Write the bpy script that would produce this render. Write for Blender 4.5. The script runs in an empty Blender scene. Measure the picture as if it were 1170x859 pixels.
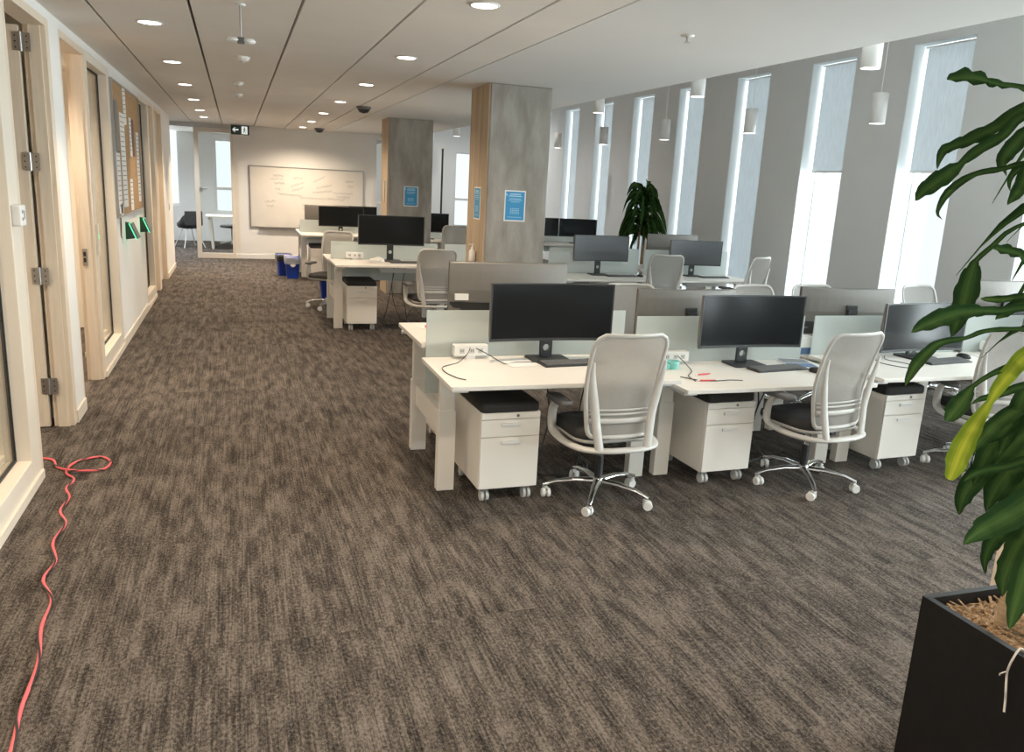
DAY_POWER, SPOT_POWER, WORLD, EXPO, GAM = 110, 95, 1.0, 0.40, 1.12
import bpy, bmesh, math, random
from mathutils import Vector, Matrix, Euler
random.seed(7)
C = bpy.context.scene.collection
PI = math.pi

# ------------------------------------------------------------------ materials
def mat(name, col, rough=0.5, metal=0.0, var=0.0, vscale=8.0, vstretch=(1,1,1), bump=0.0, bscale=60.0,
        emit=None, estr=0.0, spec=None, col2=None):
    m = bpy.data.materials.new(name); m.use_nodes = True
    nt = m.node_tree; b = nt.nodes['Principled BSDF']
    b.inputs['Base Color'].default_value = (*col, 1)
    b.inputs['Roughness'].default_value = rough; b.inputs['Metallic'].default_value = metal
    if spec is not None: b.inputs['Specular IOR Level'].default_value = spec
    if emit: 
        b.inputs['Emission Color'].default_value = (*emit, 1); b.inputs['Emission Strength'].default_value = estr
    if var > 0 or bump > 0 or col2:
        tc = nt.nodes.new('ShaderNodeTexCoord'); mp = nt.nodes.new('ShaderNodeMapping')
        mp.inputs['Scale'].default_value = vstretch
        nt.links.new(tc.outputs['Object'], mp.inputs['Vector'])
        if var > 0 or col2:
            n = nt.nodes.new('ShaderNodeTexNoise'); n.inputs['Scale'].default_value = vscale
            n.inputs['Detail'].default_value = 5
            nt.links.new(mp.outputs['Vector'], n.inputs['Vector'])
            r = nt.nodes.new('ShaderNodeValToRGB')
            r.color_ramp.elements[0].position = .32; r.color_ramp.elements[1].position = .68
            c2 = col2 or tuple(min(1, c*(1+var)) for c in col)
            c1 = col if col2 else tuple(c*(1-var) for c in col)
            r.color_ramp.elements[0].color = (*c1, 1); r.color_ramp.elements[1].color = (*c2, 1)
            nt.links.new(n.outputs['Fac'], r.inputs['Fac']); nt.links.new(r.outputs['Color'], b.inputs['Base Color'])
        if bump > 0:
            n2 = nt.nodes.new('ShaderNodeTexNoise'); n2.inputs['Scale'].default_value = bscale
            nt.links.new(mp.outputs['Vector'], n2.inputs['Vector'])
            bp = nt.nodes.new('ShaderNodeBump'); bp.inputs['Strength'].default_value = bump; bp.inputs['Distance'].default_value = .01
            nt.links.new(n2.outputs['Fac'], bp.inputs['Height']); nt.links.new(bp.outputs['Normal'], b.inputs['Normal'])
    return m

def glass_mat(name, tint, refl=0.12, rough=0.02):
    m = bpy.data.materials.new(name); m.use_nodes = True; nt = m.node_tree
    nt.nodes.remove(nt.nodes['Principled BSDF']); out = nt.nodes['Material Output']
    t = nt.nodes.new('ShaderNodeBsdfTransparent'); t.inputs['Color'].default_value = (*tint, 1)
    g = nt.nodes.new('ShaderNodeBsdfGlossy'); g.inputs['Roughness'].default_value = rough
    lw = nt.nodes.new('ShaderNodeLayerWeight'); lw.inputs['Blend'].default_value = .25
    mul = nt.nodes.new('ShaderNodeMath'); mul.operation = 'MULTIPLY'; mul.inputs[1].default_value = refl*4
    nt.links.new(lw.outputs['Fresnel'], mul.inputs[0])
    mx = nt.nodes.new('ShaderNodeMixShader'); nt.links.new(mul.outputs[0], mx.inputs[0])
    nt.links.new(t.outputs[0], mx.inputs[1]); nt.links.new(g.outputs[0], mx.inputs[2]); nt.links.new(mx.outputs[0], out.inputs[0])
    return m

def veil_mat(name, col, trans=0.3, transl=0.5, rough=0.6, pattern=None):
    """diffuse + translucent + a share of see-through: frosted glass, blinds, mesh"""
    m = bpy.data.materials.new(name); m.use_nodes = True; nt = m.node_tree
    nt.nodes.remove(nt.nodes['Principled BSDF']); out = nt.nodes['Material Output']
    d = nt.nodes.new('ShaderNodeBsdfDiffuse'); d.inputs['Color'].default_value = (*col, 1)
    tl = nt.nodes.new('ShaderNodeBsdfTranslucent'); tl.inputs['Color'].default_value = (*col, 1)
    t = nt.nodes.new('ShaderNodeBsdfTransparent')
    m1 = nt.nodes.new('ShaderNodeMixShader'); m1.inputs[0].default_value = transl
    nt.links.new(d.outputs[0], m1.inputs[1]); nt.links.new(tl.outputs[0], m1.inputs[2])
    m2 = nt.nodes.new('ShaderNodeMixShader'); m2.inputs[0].default_value = trans
    nt.links.new(m1.outputs[0], m2.inputs[1]); nt.links.new(t.outputs[0], m2.inputs[2])
    if pattern:
        tc = nt.nodes.new('ShaderNodeTexCoord'); mp = nt.nodes.new('ShaderNodeMapping'); mp.inputs['Scale'].default_value = pattern
        n = nt.nodes.new('ShaderNodeTexNoise'); n.inputs['Scale'].default_value = 1; n.inputs['Detail'].default_value = 3
        nt.links.new(tc.outputs['Object'], mp.inputs[0]); nt.links.new(mp.outputs[0], n.inputs['Vector'])
        r = nt.nodes.new('ShaderNodeValToRGB'); r.color_ramp.elements[0].position = .3; r.color_ramp.elements[1].position = .7
        r.color_ramp.elements[0].color = (*[c*.86 for c in col], 1); r.color_ramp.elements[1].color = (*[min(1, c*1.06) for c in col], 1)
        nt.links.new(n.outputs['Fac'], r.inputs[0]); nt.links.new(r.outputs[0], d.inputs[0]); nt.links.new(r.outputs[0], tl.inputs[0])
    nt.links.new(m2.outputs[0], out.inputs[0])
    return m

def emit_mat(name, col, s):
    m = bpy.data.materials.new(name); m.use_nodes = True; nt = m.node_tree
    nt.nodes.remove(nt.nodes['Principled BSDF'])
    e = nt.nodes.new('ShaderNodeEmission'); e.inputs[0].default_value = (*col, 1); e.inputs[1].default_value = s
    nt.links.new(e.outputs[0], nt.nodes['Material Output'].inputs[0]); return m

def carpet_mat():
    m = bpy.data.materials.new('striped_carpet'); m.use_nodes = True; nt = m.node_tree; N = nt.nodes; Lk = nt.links
    b = N['Principled BSDF']; b.inputs['Roughness'].default_value = .95; b.inputs['Specular IOR Level'].default_value = .1
    tc = N.new('ShaderNodeTexCoord')
    # carpet planks: each shifts the pattern a little
    br = N.new('ShaderNodeVectorMath'); br.operation = 'SNAP'; br.inputs[1].default_value = (.5, 1.0, 1)
    Lk.new(tc.outputs['Object'], br.inputs[0])
    wn = N.new('ShaderNodeTexWhiteNoise'); wn.noise_dimensions = '3D'; Lk.new(br.outputs[0], wn.inputs['Vector'])
    def stretched(sx, sy, det, off=0.0):
        mp = N.new('ShaderNodeMapping'); mp.inputs['Scale'].default_value = (sx, sy, 1)
        Lk.new(tc.outputs['Object'], mp.inputs[0])
        ad = N.new('ShaderNodeVectorMath'); ad.operation = 'MULTIPLY_ADD'
        ad.inputs[1].default_value = (off, off*2.3, 0)
        Lk.new(wn.outputs['Color'], ad.inputs[0]); Lk.new(mp.outputs[0], ad.inputs[2])
        n = N.new('ShaderNodeTexNoise'); n.inputs['Scale'].default_value = 1; n.inputs['Detail'].default_value = det
        n.inputs['Roughness'].default_value = .65
        Lk.new(ad.outputs[0], n.inputs['Vector']); return n.outputs['Fac']
    a = stretched(15, 3.2, 4, 3.0)      # soft patches
    c = stretched(120, 1.7, 3, 5.0)     # long thin lines
    d = stretched(300, 230, 2)          # pile grain
    g = stretched(90, 60, 3, 2.0)       # coarser speckle
    e = stretched(2.0, .8, 2)           # broad wear
    def madd(x, k, y=None, y0=0):
        n = N.new('ShaderNodeMath'); n.operation = 'MULTIPLY_ADD'; Lk.new(x, n.inputs[0]); n.inputs[1].default_value = k
        if y is not None: Lk.new(y, n.inputs[2])
        else: n.inputs[2].default_value = y0
        return n.outputs[0]
    s = madd(a, 1.15, None, -1.70); s = madd(c, .85, s); s = madd(d, 1.2, s); s = madd(g, 1.25, s); s = madd(e, .2, s)
    r = N.new('ShaderNodeValToRGB'); cr = r.color_ramp
    cr.elements[0].position = .22; cr.elements[0].color = (.008, .0065, .006, 1)
    cr.elements[1].position = .95; cr.elements[1].color = (.172, .143, .120, 1)
    k = cr.elements.new(.52); k.color = (.041, .0335, .028, 1)
    Lk.new(s, r.inputs[0]); Lk.new(r.outputs[0], b.inputs['Base Color'])
    bp = N.new('ShaderNodeBump'); bp.inputs['Strength'].default_value = .5; bp.inputs['Distance'].default_value = .004
    Lk.new(s, bp.inputs['Height']); Lk.new(bp.outputs[0], b.inputs['Normal'])
    return m

M = {}
M['carpet'] = carpet_mat()
M['ceil'] = mat('ceiling_panel_paint', (.76, .71, .65), .8, var=.03, vscale=1.5)
M['plaster'] = mat('smooth_ceiling_paint', (.71, .70, .68), .85, var=.02, vscale=1)
M['groove'] = mat('dark_ceiling_joint', (.10, .09, .08), .9)  # dark backing seen through the open panel joints
M['wall'] = mat('white_wall_paint', (.87, .85, .81), .8, var=.02, vscale=2)
M['walldn'] = mat('window_wall_paint', (.78, .79, .79), .85, var=.02, vscale=1.5)
M['reveal'] = mat('window_reveal_paint', (.80, .83, .84), .7)
M['maple'] = mat('pale_maple_veneer', (.78, .65, .50), .45, var=.06, vscale=5, vstretch=(9, 9, .7))
M['maple_lt'] = mat('cream_painted_frame', (.80, .71, .59), .45, var=.02, vscale=3)
M['gasket'] = mat('black_rubber', (.012, .012, .013), .6)
M['steel'] = mat('brushed_steel', (.45, .44, .43), .35, 1.0)
M['chrome'] = mat('polished_aluminium', (.78, .78, .78), .18, 1.0)
M['concrete'] = mat('board_formed_concrete', (.235, .212, .185), .9, col2=(.375, .345, .305), vscale=3.2, vstretch=(2.5, 2.5, .8), bump=.35, bscale=38)
M['boardside'] = mat('tan_streaked_side', (.34, .25, .16), .8, col2=(.48, .37, .25), vscale=3, vstretch=(6, 6, .35), bump=.15)  # browner, vertically streaked tone for the left column face
M['white_lam'] = mat('white_laminate', (.86, .81, .735), .35, var=.01, vscale=2)
M['white_metal'] = mat('white_powder_coat', (.80, .79, .77), .4)
M['white_plastic'] = mat('white_plastic', (.85, .84, .81), .4)
M['edge'] = mat('grey_edge_band', (.55, .54, .52), .5)
M['frost'] = veil_mat('frosted_glass', (.72, .78, .76), .22, .45)
M['glass'] = glass_mat('clear_glass', (.93, .96, .95), .10)
M['glass_off'] = glass_mat('office_glass', (.95, .95, .93), .09)
M['blind'] = veil_mat('grey_blind_fabric', (.64, .67, .69), .02, .30, pattern=(900, 90, 6))
M['black'] = mat('black_plastic', (.014, .014, .015), .45)
M['screen_matte'] = mat('matte_grey_screen', (.012, .014, .018), .32, spec=1.0)
M['screen'] = mat('dark_screen', (.006, .007, .008), .16, spec=.2)
M['monback'] = mat('silver_grey_plastic', (.155, .142, .125), .45, .2)
M['cushion'] = mat('black_upholstery', (.018, .017, .017), .9, bump=.2, bscale=300)
M['mesh'] = veil_mat('light_grey_mesh', (.44, .415, .38), .10, .35, pattern=(260, 260, 260))
M['chairframe'] = mat('pale_grey_plastic', (.56, .535, .495), .4)
M['pad'] = mat('dark_grey_armpad', (.10, .10, .10), .6)
M['blue'] = mat('blue_plastic', (.01, .05, .42), .4)
M['bag'] = mat('black_bin_bag', (.015, .015, .017), .3, bump=.6, bscale=30)
M['clearbag'] = veil_mat('clear_bin_bag', (.75, .78, .80), .45, .4)
M['cork'] = mat('cork', (.42, .25, .115), .9, var=.22, vscale=45)
M['paper'] = mat('white_paper', (.86, .84, .80), .8)
M['ink'] = mat('grey_ink', (.22, .22, .24), .8)
M['poster'] = mat('blue_poster_print', (.02, .26, .55), .5)
M['green_dark'] = mat('dark_green_sign', (.012, .035, .028), .4)
M['signwhite'] = mat('sign_white', (.9, .95, .92), .5, emit=(.9, 1, .95), estr=.5)
M['led'] = emit_mat('green_led', (.10, 1.0, .38), 1.6)
M['lamp'] = emit_mat('downlight_glow', (1.0, .90, .76), 14)
M['lamp_cool'] = emit_mat('pendant_glow', (1.0, .96, .90), 8)
M['whiteboard'] = mat('whiteboard_enamel', (.74, .70, .64), .22, var=.03, vscale=3)
M['pink'] = mat('coral_pink_cable', (.85, .12, .13), .5)
M['cable'] = mat('black_cable', (.02, .02, .02), .5)
M['planter'] = mat('black_planter', (.005, .0045, .0045), .5, var=.2, vscale=40, spec=.25)
M['mulch'] = mat('bark_mulch', (.20, .11, .05), .95, col2=(.50, .33, .18), vscale=60, vstretch=(1, 3, 1), bump=.8, bscale=80)
M['cane'] = mat('cane_bark', (.33, .22, .12), .85, var=.25, vscale=20, vstretch=(1, 1, 4), bump=.4)
M['root'] = mat('pale_root', (.62, .56, .50), .8)
M['teal'] = mat('teal_plastic', (.18, .55, .50), .3)
M['red'] = mat('red_plastic', (.75, .05, .06), .4)
M['bookblue'] = mat('blue_print', (.08, .16, .32), .5)
M['outlet'] = mat('socket_dark', (.12, .12, .12), .5)
M['chairblack'] = mat('black_seat_shell', (.02, .02, .022), .5)
M['facade'] = mat('outside_concrete', (.55, .58, .60), .9, col2=(.70, .73, .75), vscale=1.4)

def leaf_mat(name, dark, light, tr):
    m = bpy.data.materials.new(name); m.use_nodes = True; nt = m.node_tree; b = nt.nodes['Principled BSDF']
    uv = nt.nodes.new('ShaderNodeTexCoord'); sp = nt.nodes.new('ShaderNodeSeparateXYZ'); nt.links.new(uv.outputs['UV'], sp.inputs[0])
    n = nt.nodes.new('ShaderNodeTexNoise'); n.inputs['Scale'].default_value = 3
    mp = nt.nodes.new('ShaderNodeMapping'); mp.inputs['Scale'].default_value = (9, .8, 1)
    nt.links.new(uv.outputs['UV'], mp.inputs[0]); nt.links.new(mp.outputs[0], n.inputs['Vector'])
    # lighter stripe along the midrib
    ab = nt.nodes.new('ShaderNodeMath'); ab.operation = 'SUBTRACT'; ab.inputs[1].default_value = .5; nt.links.new(sp.outputs[0], ab.inputs[0])
    a2 = nt.nodes.new('ShaderNodeMath'); a2.operation = 'ABSOLUTE'; nt.links.new(ab.outputs[0], a2.inputs[0])
    ad = nt.nodes.new('ShaderNodeMath'); ad.operation = 'MULTIPLY_ADD'; ad.inputs[1].default_value = .6; nt.links.new(n.outputs['Fac'], ad.inputs[0]); nt.links.new(a2.outputs[0], ad.inputs[2])
    r = nt.nodes.new('ShaderNodeValToRGB'); r.color_ramp.elements[0].position = .22; r.color_ramp.elements[1].position = .62
    r.color_ramp.elements[0].color = (*light, 1); r.color_ramp.elements[1].color = (*dark, 1)
    nt.links.new(ad.outputs[0], r.inputs[0]); nt.links.new(r.outputs[0], b.inputs['Base Color'])
    b.inputs['Roughness'].default_value = .5; b.inputs['Specular IOR Level'].default_value = 0.0
    out = nt.nodes['Material Output']; tl = nt.nodes.new('ShaderNodeBsdfTranslucent'); nt.links.new(r.outputs[0], tl.inputs[0])
    mx = nt.nodes.new('ShaderNodeMixShader'); mx.inputs[0].default_value = tr
    nt.links.new(b.outputs[0], mx.inputs[1]); nt.links.new(tl.outputs[0], mx.inputs[2]); nt.links.new(mx.outputs[0], out.inputs[0])
    return m
M['leaf'] = leaf_mat('green_leaf', (.016, .038, .012), (.055, .105, .026), .15)
M['leaf_y'] = leaf_mat('yellow_leaf', (.17, .25, .02), (.44, .46, .04), .3)

# ------------------------------------------------------------------ mesh builder
class MB:
    def __init__(s): s.v = []; s.f = []; s.mi = []; s.sm = []; s.uv = {}; s.mats = []
    def mid(s, m):
        if m not in s.mats: s.mats.append(m)
        return s.mats.index(m)
    def add(s, vs, fs, m, smooth=False, T=None, uvs=None):
        o = len(s.v); k = s.mid(m)
        for p in vs: s.v.append(tuple(T @ Vector(p)) if T else tuple(p))
        for i, f in enumerate(fs):
            if uvs: s.uv[len(s.f)] = [uvs[j] for j in f]
            s.f.append(tuple(o+j for j in f)); s.mi.append(k); s.sm.append(smooth)
        return s
    def box(s, x0, x1, y0, y1, z0, z1, m, T=None, bev=0.0):
        if bev > 0:
            bm = bmesh.new(); bmesh.ops.create_cube(bm, size=1)
            for v in bm.verts:
                v.co = Vector(((x0+x1)/2+v.co.x*(x1-x0), (y0+y1)/2+v.co.y*(y1-y0), (z0+z1)/2+v.co.z*(z1-z0)))
            bmesh.ops.bevel(bm, geom=list(bm.edges), offset=bev, segments=2, affect='EDGES', profile=.5)
            bm.verts.index_update()
            s.add([v.co.copy() for v in bm.verts], [[v.index for v in f.verts] for f in bm.faces], m, False, T); bm.free(); return s
        vs = [(x, y, z) for z in (z0, z1) for y in (y0, y1) for x in (x0, x1)]
        fs = [(0,2,3,1), (4,5,7,6), (0,1,5,4), (1,3,7,5), (3,2,6,7), (2,0,4,6)]
        return s.add(vs, fs, m, False, T)
    def ring(s, rings, m, smooth=True, cap=True, T=None):
        n = len(rings[0]); vs = [p for r in rings for p in r]; fs = []
        for i in range(len(rings)-1):
            for j in range(n):
                a = i*n+j; b = i*n+(j+1) % n; fs.append((a, b, b+n, a+n))
        s.add(vs, fs, m, smooth, T)
        if cap:
            s.add(rings[0], [tuple(range(n))[::-1]], m, False, T); s.add(rings[-1], [tuple(range(n))], m, False, T)
        return s
    def cyl(s, p, q, r, m, n=14, r2=None, cap=True, T=None, smooth=True):
        return s.tube([p, q], [r, r if r2 is None else r2], m, n, cap, T, smooth)
    def tube(s, pts, rad, m, n=8, cap=True, T=None, smooth=True, sx=1, sy=1):
        pts = [Vector(p) for p in pts]
        if not hasattr(rad, '__len__'): rad = [rad]*len(pts)
        rings = []; ref = None
        for i, p in enumerate(pts):
            d = (pts[min(i+1, len(pts)-1)]-pts[max(i-1, 0)])
            d = d.normalized() if d.length > 1e-9 else Vector((0, 0, 1))
            if ref is None:
                ref = Vector((0, 0, 1)) if abs(d.z) < .9 else Vector((1, 0, 0))
            u = ref.cross(d); u = u.normalized() if u.length > 1e-6 else Vector((1, 0, 0)); w = d.cross(u); ref = w
            rings.append([p+u*math.cos(2*PI*k/n)*rad[i]*sx+w*math.sin(2*PI*k/n)*rad[i]*sy for k in range(n)])
        return s.ring(rings, m, smooth, cap, T)
    def lathe(s, prof, m, c=(0,0,0), n=20, cap=True, T=None, smooth=True):
        return s.ring([[(c[0]+r*math.cos(2*PI*k/n), c[1]+r*math.sin(2*PI*k/n), c[2]+z) for k in range(n)] for r, z in prof], m, smooth, cap, T)
    def prism(s, poly, y0, y1, m, T=None):
        """polygon in xz extruded along y"""
        n = len(poly)
        vs = [(x, y0, z) for x, z in poly]+[(x, y1, z) for x, z in poly]
        fs = [tuple(range(n)), tuple(range(n, 2*n))[::-1]]+[(i, i+n, (i+1) % n+n, (i+1) % n) for i in range(n)]
        return s.add(vs, fs, m, False, T)
    def build(s, name, parent=None, loc=None, rz=0, kind=None, label=None, cat=None, group=None):
        me = bpy.data.meshes.new(name); me.from_pydata(s.v, [], s.f)
        for m in s.mats: me.materials.append(m)
        for p, k, sm in zip(me.polygons, s.mi, s.sm): p.material_index = k; p.use_smooth = sm
        if s.uv:
            ul = me.uv_layers.new(name='UVMap')
            for fi, uvs in s.uv.items():
                for li, uv in zip(me.polygons[fi].loop_indices, uvs): ul.data[li].uv = uv
        bm = bmesh.new(); bm.from_mesh(me); bmesh.ops.recalc_face_normals(bm, faces=bm.faces); bm.to_mesh(me); bm.free()
        o = bpy.data.objects.new(name, me); C.objects.link(o)
        if parent: o.parent = parent
        if loc: o.location = loc
        o.rotation_euler.z = rz
        props(o, label, cat, group, kind); return o

def props(o, label=None, cat=None, group=None, kind=None):
    if label: o['label'] = label
    if cat: o['category'] = cat
    if group: o['group'] = group
    if kind: o['kind'] = kind
    return o
def thing(name, label, cat, loc=(0,0,0), rz=0, group=None):
    o = bpy.data.objects.new(name, None); C.objects.link(o); o.empty_display_size = .1
    o.location = loc; o.rotation_euler.z = rz; return props(o, label, cat, group)
def dup(o, loc, rz, label, group=None):
    r = o.copy(); C.objects.link(r); r.location = loc; r.rotation_euler.z = rz; r['label'] = label
    if group: r['group'] = group
    kids = [c for c in list(o.children)]
    for ch in kids:
        c = ch.copy(); C.objects.link(c); c.parent = r
        for g in list(ch.children):
            d = g.copy(); C.objects.link(d); d.parent = c
    return r
def rrect(w, d, r, n=5, cx=0, cy=0):
    """rounded rectangle outline"""
    out = []
    for (sx, sy, a0) in ((1,1,0), (-1,1,90), (-1,-1,180), (1,-1,270)):
        for k in range(n+1):
            a = math.radians(a0+90*k/n)
            out.append((cx+sx*(w/2-r)+r*math.cos(a), cy+sy*(d/2-r)+r*math.sin(a)))
    return out
def bez(p0, p1, p2, p3, n=12):
    P = [Vector(p) for p in (p0, p1, p2, p3)]
    return [P[0]*(1-t)**3+P[1]*3*t*(1-t)**2+P[2]*3*t*t*(1-t)+P[3]*t**3 for t in [i/n for i in range(n+1)]]
def smooth_path(pts, n=6):
    P = [Vector(p) for p in pts]; out = []
    for i in range(len(P)-1):
        a = P[max(i-1, 0)]; b = P[i]; c = P[i+1]; d = P[min(i+2, len(P)-1)]
        for k in range(n):
            t = k/n
            out.append(.5*((2*b)+(c-a)*t+(2*a-5*b+4*c-d)*t*t+(3*b-a-3*c+d)*t**3))
    out.append(P[-1]); return out
# ------------------------------------------------------------------ the room
S = 'structure'
XL, XR, YB, YF, ZC, ZU = -1.12, 7.62, 18.45, 23.0, 2.75, 4.2
YN = -2.6                                    # wall behind the camera
MB().box(-4.6, XR+.4, YN, YF+.4, -.12, 0, M['carpet']).build('floor', kind=S)

# ceiling: long panels with open joints over the aisle, smooth plaster over the desks, a higher ceiling by the windows
c = MB(); c.box(-4.6, 1.96, YN, YF, 2.80, 2.90, M['groove'])
xs = [-4.6, -2.6, -.82, -.235, .385, .99, 1.61, 1.96]
for i in range(len(xs)-1):
    y = YN-[0, .7, .4, 1.1, .19, 1.5, .9][i]
    while y < YF:
        y1 = min(y+2.12, YF); y0 = max(y, YN)
        if y1 > y0: c.box(xs[i]+.009, xs[i+1]-.009, y0+.002, y1-.002, ZC, 2.79, M['ceil'])
        y += 2.12
c.box(1.965, 3.7, YN, YF, ZC, 2.95, M['plaster'])
c.box(3.6, 3.7, YN, YF, 2.95, ZU, M['plaster'])
c.box(3.6, XR+.4, YN, YF, ZU, ZU+.1, M['plaster'])
c.build('ceiling', kind=S)

# right wall with tall slot windows
far = [8.15+1.817*k for k in range(-5, 8)]; WW = .88; Z0, Z1 = .12, 3.67
w = MB(); y = YN
for f in far:
    w.box(XR, XR+.40, y, f-WW, 0, ZU, M['walldn']); y = f
    w.box(XR, XR+.40, f-WW, f, 0, Z0, M['walldn']); w.box(XR, XR+.40, f-WW, f, Z1, ZU, M['walldn'])
w.box(XR, XR+.40, y, YF, 0, ZU, M['walldn'])
w.build('wall_right', kind=S)
MB().box(XR-.015, XR-.001, YN, YF, 0, .1, M['walldn']).build('baseboard_right', kind=S)

def area(name, loc, sx, sy, power, col, rot, parent=None):
    L = bpy.data.lights.new(name, 'AREA'); L.shape = 'RECTANGLE'; L.size = sx; L.size_y = sy; L.energy = power; L.color = col
    o = bpy.data.objects.new(name, L); C.objects.link(o); o.location = loc; o.rotation_euler = rot; return o
def spot(name, loc, power, col, ang=130, size=.06):
    L = bpy.data.lights.new(name, 'SPOT'); L.energy = power; L.color = col; L.spot_size = math.radians(ang); L.spot_blend = .9; L.shadow_soft_size = size
    o = bpy.data.objects.new(name, L); C.objects.link(o); o.location = loc; return o

rows = ['nearest', 'second', 'third', 'fourth', 'fifth', 'sixth', 'seventh', 'eighth', 'ninth', 'tenth']
wn = 0
for k, f in enumerate(far):
    wn += 1
    fr = MB(); x = XR+.27
    for a, b, z0, z1 in ((f-WW, f-WW+.03, Z0, Z1), (f-.03, f, Z0, Z1), (f-WW+.03, f-.03, Z0, Z0+.04), (f-WW+.03, f-.03, Z1-.04, Z1)):
        fr.box(x, x+.06, a, b, z0, z1, M['reveal'])
    # plaster lining of the reveal
    fr.box(XR+.002, x, f-.012, f-.001, Z0, Z1, M['reveal']); fr.box(XR+.002, x, f-WW+.001, f-WW+.012, Z0, Z1, M['reveal'])
    fr.box(XR+.002, x, f-WW+.012, f-.012, Z1-.012, Z1-.001, M['reveal']); fr.box(XR-.02, x, f-WW+.012, f-.012, Z0+.001, Z0+.02, M['reveal'])
    o = fr.build('window_%d' % wn, kind=S)
    MB().box(x+.026, x+.034, f-WW+.03, f-.03, Z0+.04, Z1-.04, M['glass']).build('pane', o)
    area('daylight', (XR+.62, f-WW/2, (Z0+Z1)/2+.1), 3.9, 1.25, DAY_POWER*(2.6 if f < 5.5 else 1), (.90, .96, 1.0), (0, math.radians(90), 0))
    # roller blind
    if f > 5.5:
        half = f < 10.5; zb = 2.23 if half else (Z0+.30)
        i = int(round((f-6.333)/1.817))
        nm = ('half lowered grey roller blind in the %s window from the plant' if half else 'fully lowered grey roller blind in the %s tall window counted from the foreground plant')
        t = thing('roller_blind', nm % rows[i], 'blind', (XR+.16, f-WW/2, Z1-.03), 0, 'roller blinds in the tall windows')
        MB().tube([(0, -WW/2+.03, 0), (0, WW/2-.03, 0)], .012, M['white_metal'], 12).build('roller_tube', t)
        h = Z1-.03-zb
        MB().box(.018, .021, -WW/2+.02, WW/2-.045, -h, 0, M['blind']).build('blind_fabric', t)
        MB().box(.010, .028, -WW/2+.02, WW/2-.045, -h-.025, -h, M['white_metal']).build('bottom_bar', t)

# wall behind the camera, office shell at the left
MB().box(-4.7, XR+.4, YN-.1, YN, 0, ZU, M['wall']).build('wall_front', kind=S)
MB().box(-4.7, -4.6, YN, YF, 0, 2.9, M['wall']).build('wall_outer', kind=S)
iw = MB()
for y in (3.0, 6.36, 10.1, 13.36, 16.46): iw.box(-4.6, XL-.13, y, y+.08, 0, 2.79, M['maple_lt'])
iw.build('wall_inner', kind=S)

T = .13                                       # thickness of the glazed front
wl = MB()
for a, b in ((YN, 2.2), (6.24, 6.56), (8.92, 11.36), (13.34, 13.46), (14.74, 16.54)):
    wl.box(XL-T, XL, a, b, 0, 2.69, M['wall'])
wl.box(XL-T, XL, YN, 16.54, 2.69, ZC, M['wall'])
wl.box(-4.6, XL-T-.001, 16.41, 16.54, 0, ZC-.001, M['wall'])
wl.build('wall_left', kind=S)
bb = MB()
for a, b in ((6.22, 6.58), (8.92, 11.36), (14.74, 16.55)): bb.box(XL, XL+.012, a, b, 0, .09, M['maple_lt'])
bb.build('baseboard_left', kind=S)

def sidelight(n, y0, y1, pn, pf):
    f = MB(); x0, x1 = XL-T, XL
    m = M['maple_lt']
    f.box(x0, x1, y0, y0+pn, 0, 2.69, m, bev=.004); f.box(x0, x1, y1-pf, y1, 0, 2.69, m, bev=.004)
    f.box(x0, x1, y0+pn, y1-pf, 0, .17, m, bev=.004); f.box(x0, x1, y0+pn, y1-pf, 2.62, 2.69, m, bev=.004)
    f.box(x1, x1+.014, y0, y1, 0, .05, m)                      # base strip
    # inner bead
    f.box(x0-.03, x0, y0+pn, y1-pf+.03, .17, .21, m); f.box(x0-.03, x0, y1-pf, y1-pf+.05, .17, 2.66, m)
    g = M['gasket']; xg = XL-.085
    a, b = y0+pn, y1-pf
    for q in ((a, a+.012, .17, 2.62), (b-.012, b, .17, 2.62), (a, b, .17, .182), (a, b, 2.608, 2.62)): f.box(xg-.009, xg+.009, *q, g)
    o = f.build('window_%d' % n, kind=S)
    MB().box(xg-.005, xg+.005, a+.012, b-.012, .182, 2.608, M['glass_off']).build('pane', o)
sidelight(wn+1, 2.2, 5.10, .10, .20); sidelight(wn+2, 7.62, 8.92, .05, .13); sidelight(wn+3, 11.36, 12.58, .07, .10)

def hinge(parent, x, y, z):
    h = MB(); h.box(x-.045, x-.004, y-.004, y, z-.055, z+.055, M['steel']); h.box(x+.006, x+.055, y-.004, y, z-.055, z+.055, M['steel'])
    h.cyl((x, y-.008, z-.058), (x, y-.008, z+.058), .009, M['steel'], 10)
    for dx in (-.03, .035):
        for dz in (-.035, 0, .035): h.cyl((x+dx, y-.0055, z+dz), (x+dx, y-.002, z+dz), .005, M['gasket'], 8)
    return h.build('hinge', parent)
# door 1: open into its office, seen from the passage
m = M['maple']
d = MB(); d.box(XL-T, XL, 6.15, 6.24, 0, 2.69, m, bev=.004); d.box(XL-T+.03, XL-.03, 6.135, 6.15, 0, 2.66, m); d.box(XL-T, XL, 5.10, 5.14, 0, 2.69, m)
d.box(XL-T, XL, 5.14, 6.15, 2.64, 2.69, m)
d1 = d.build('door_1', kind=S)
lf = MB(); lf.box(XL-T-.93, XL-T-.02, 6.12, 6.165, .008, 2.63, m, bev=.003); lf.build('door_leaf', d1)
for z in (.30, 1.06, 1.80, 2.53): hinge(d1, XL-T-.008, 6.118, z)
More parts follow.
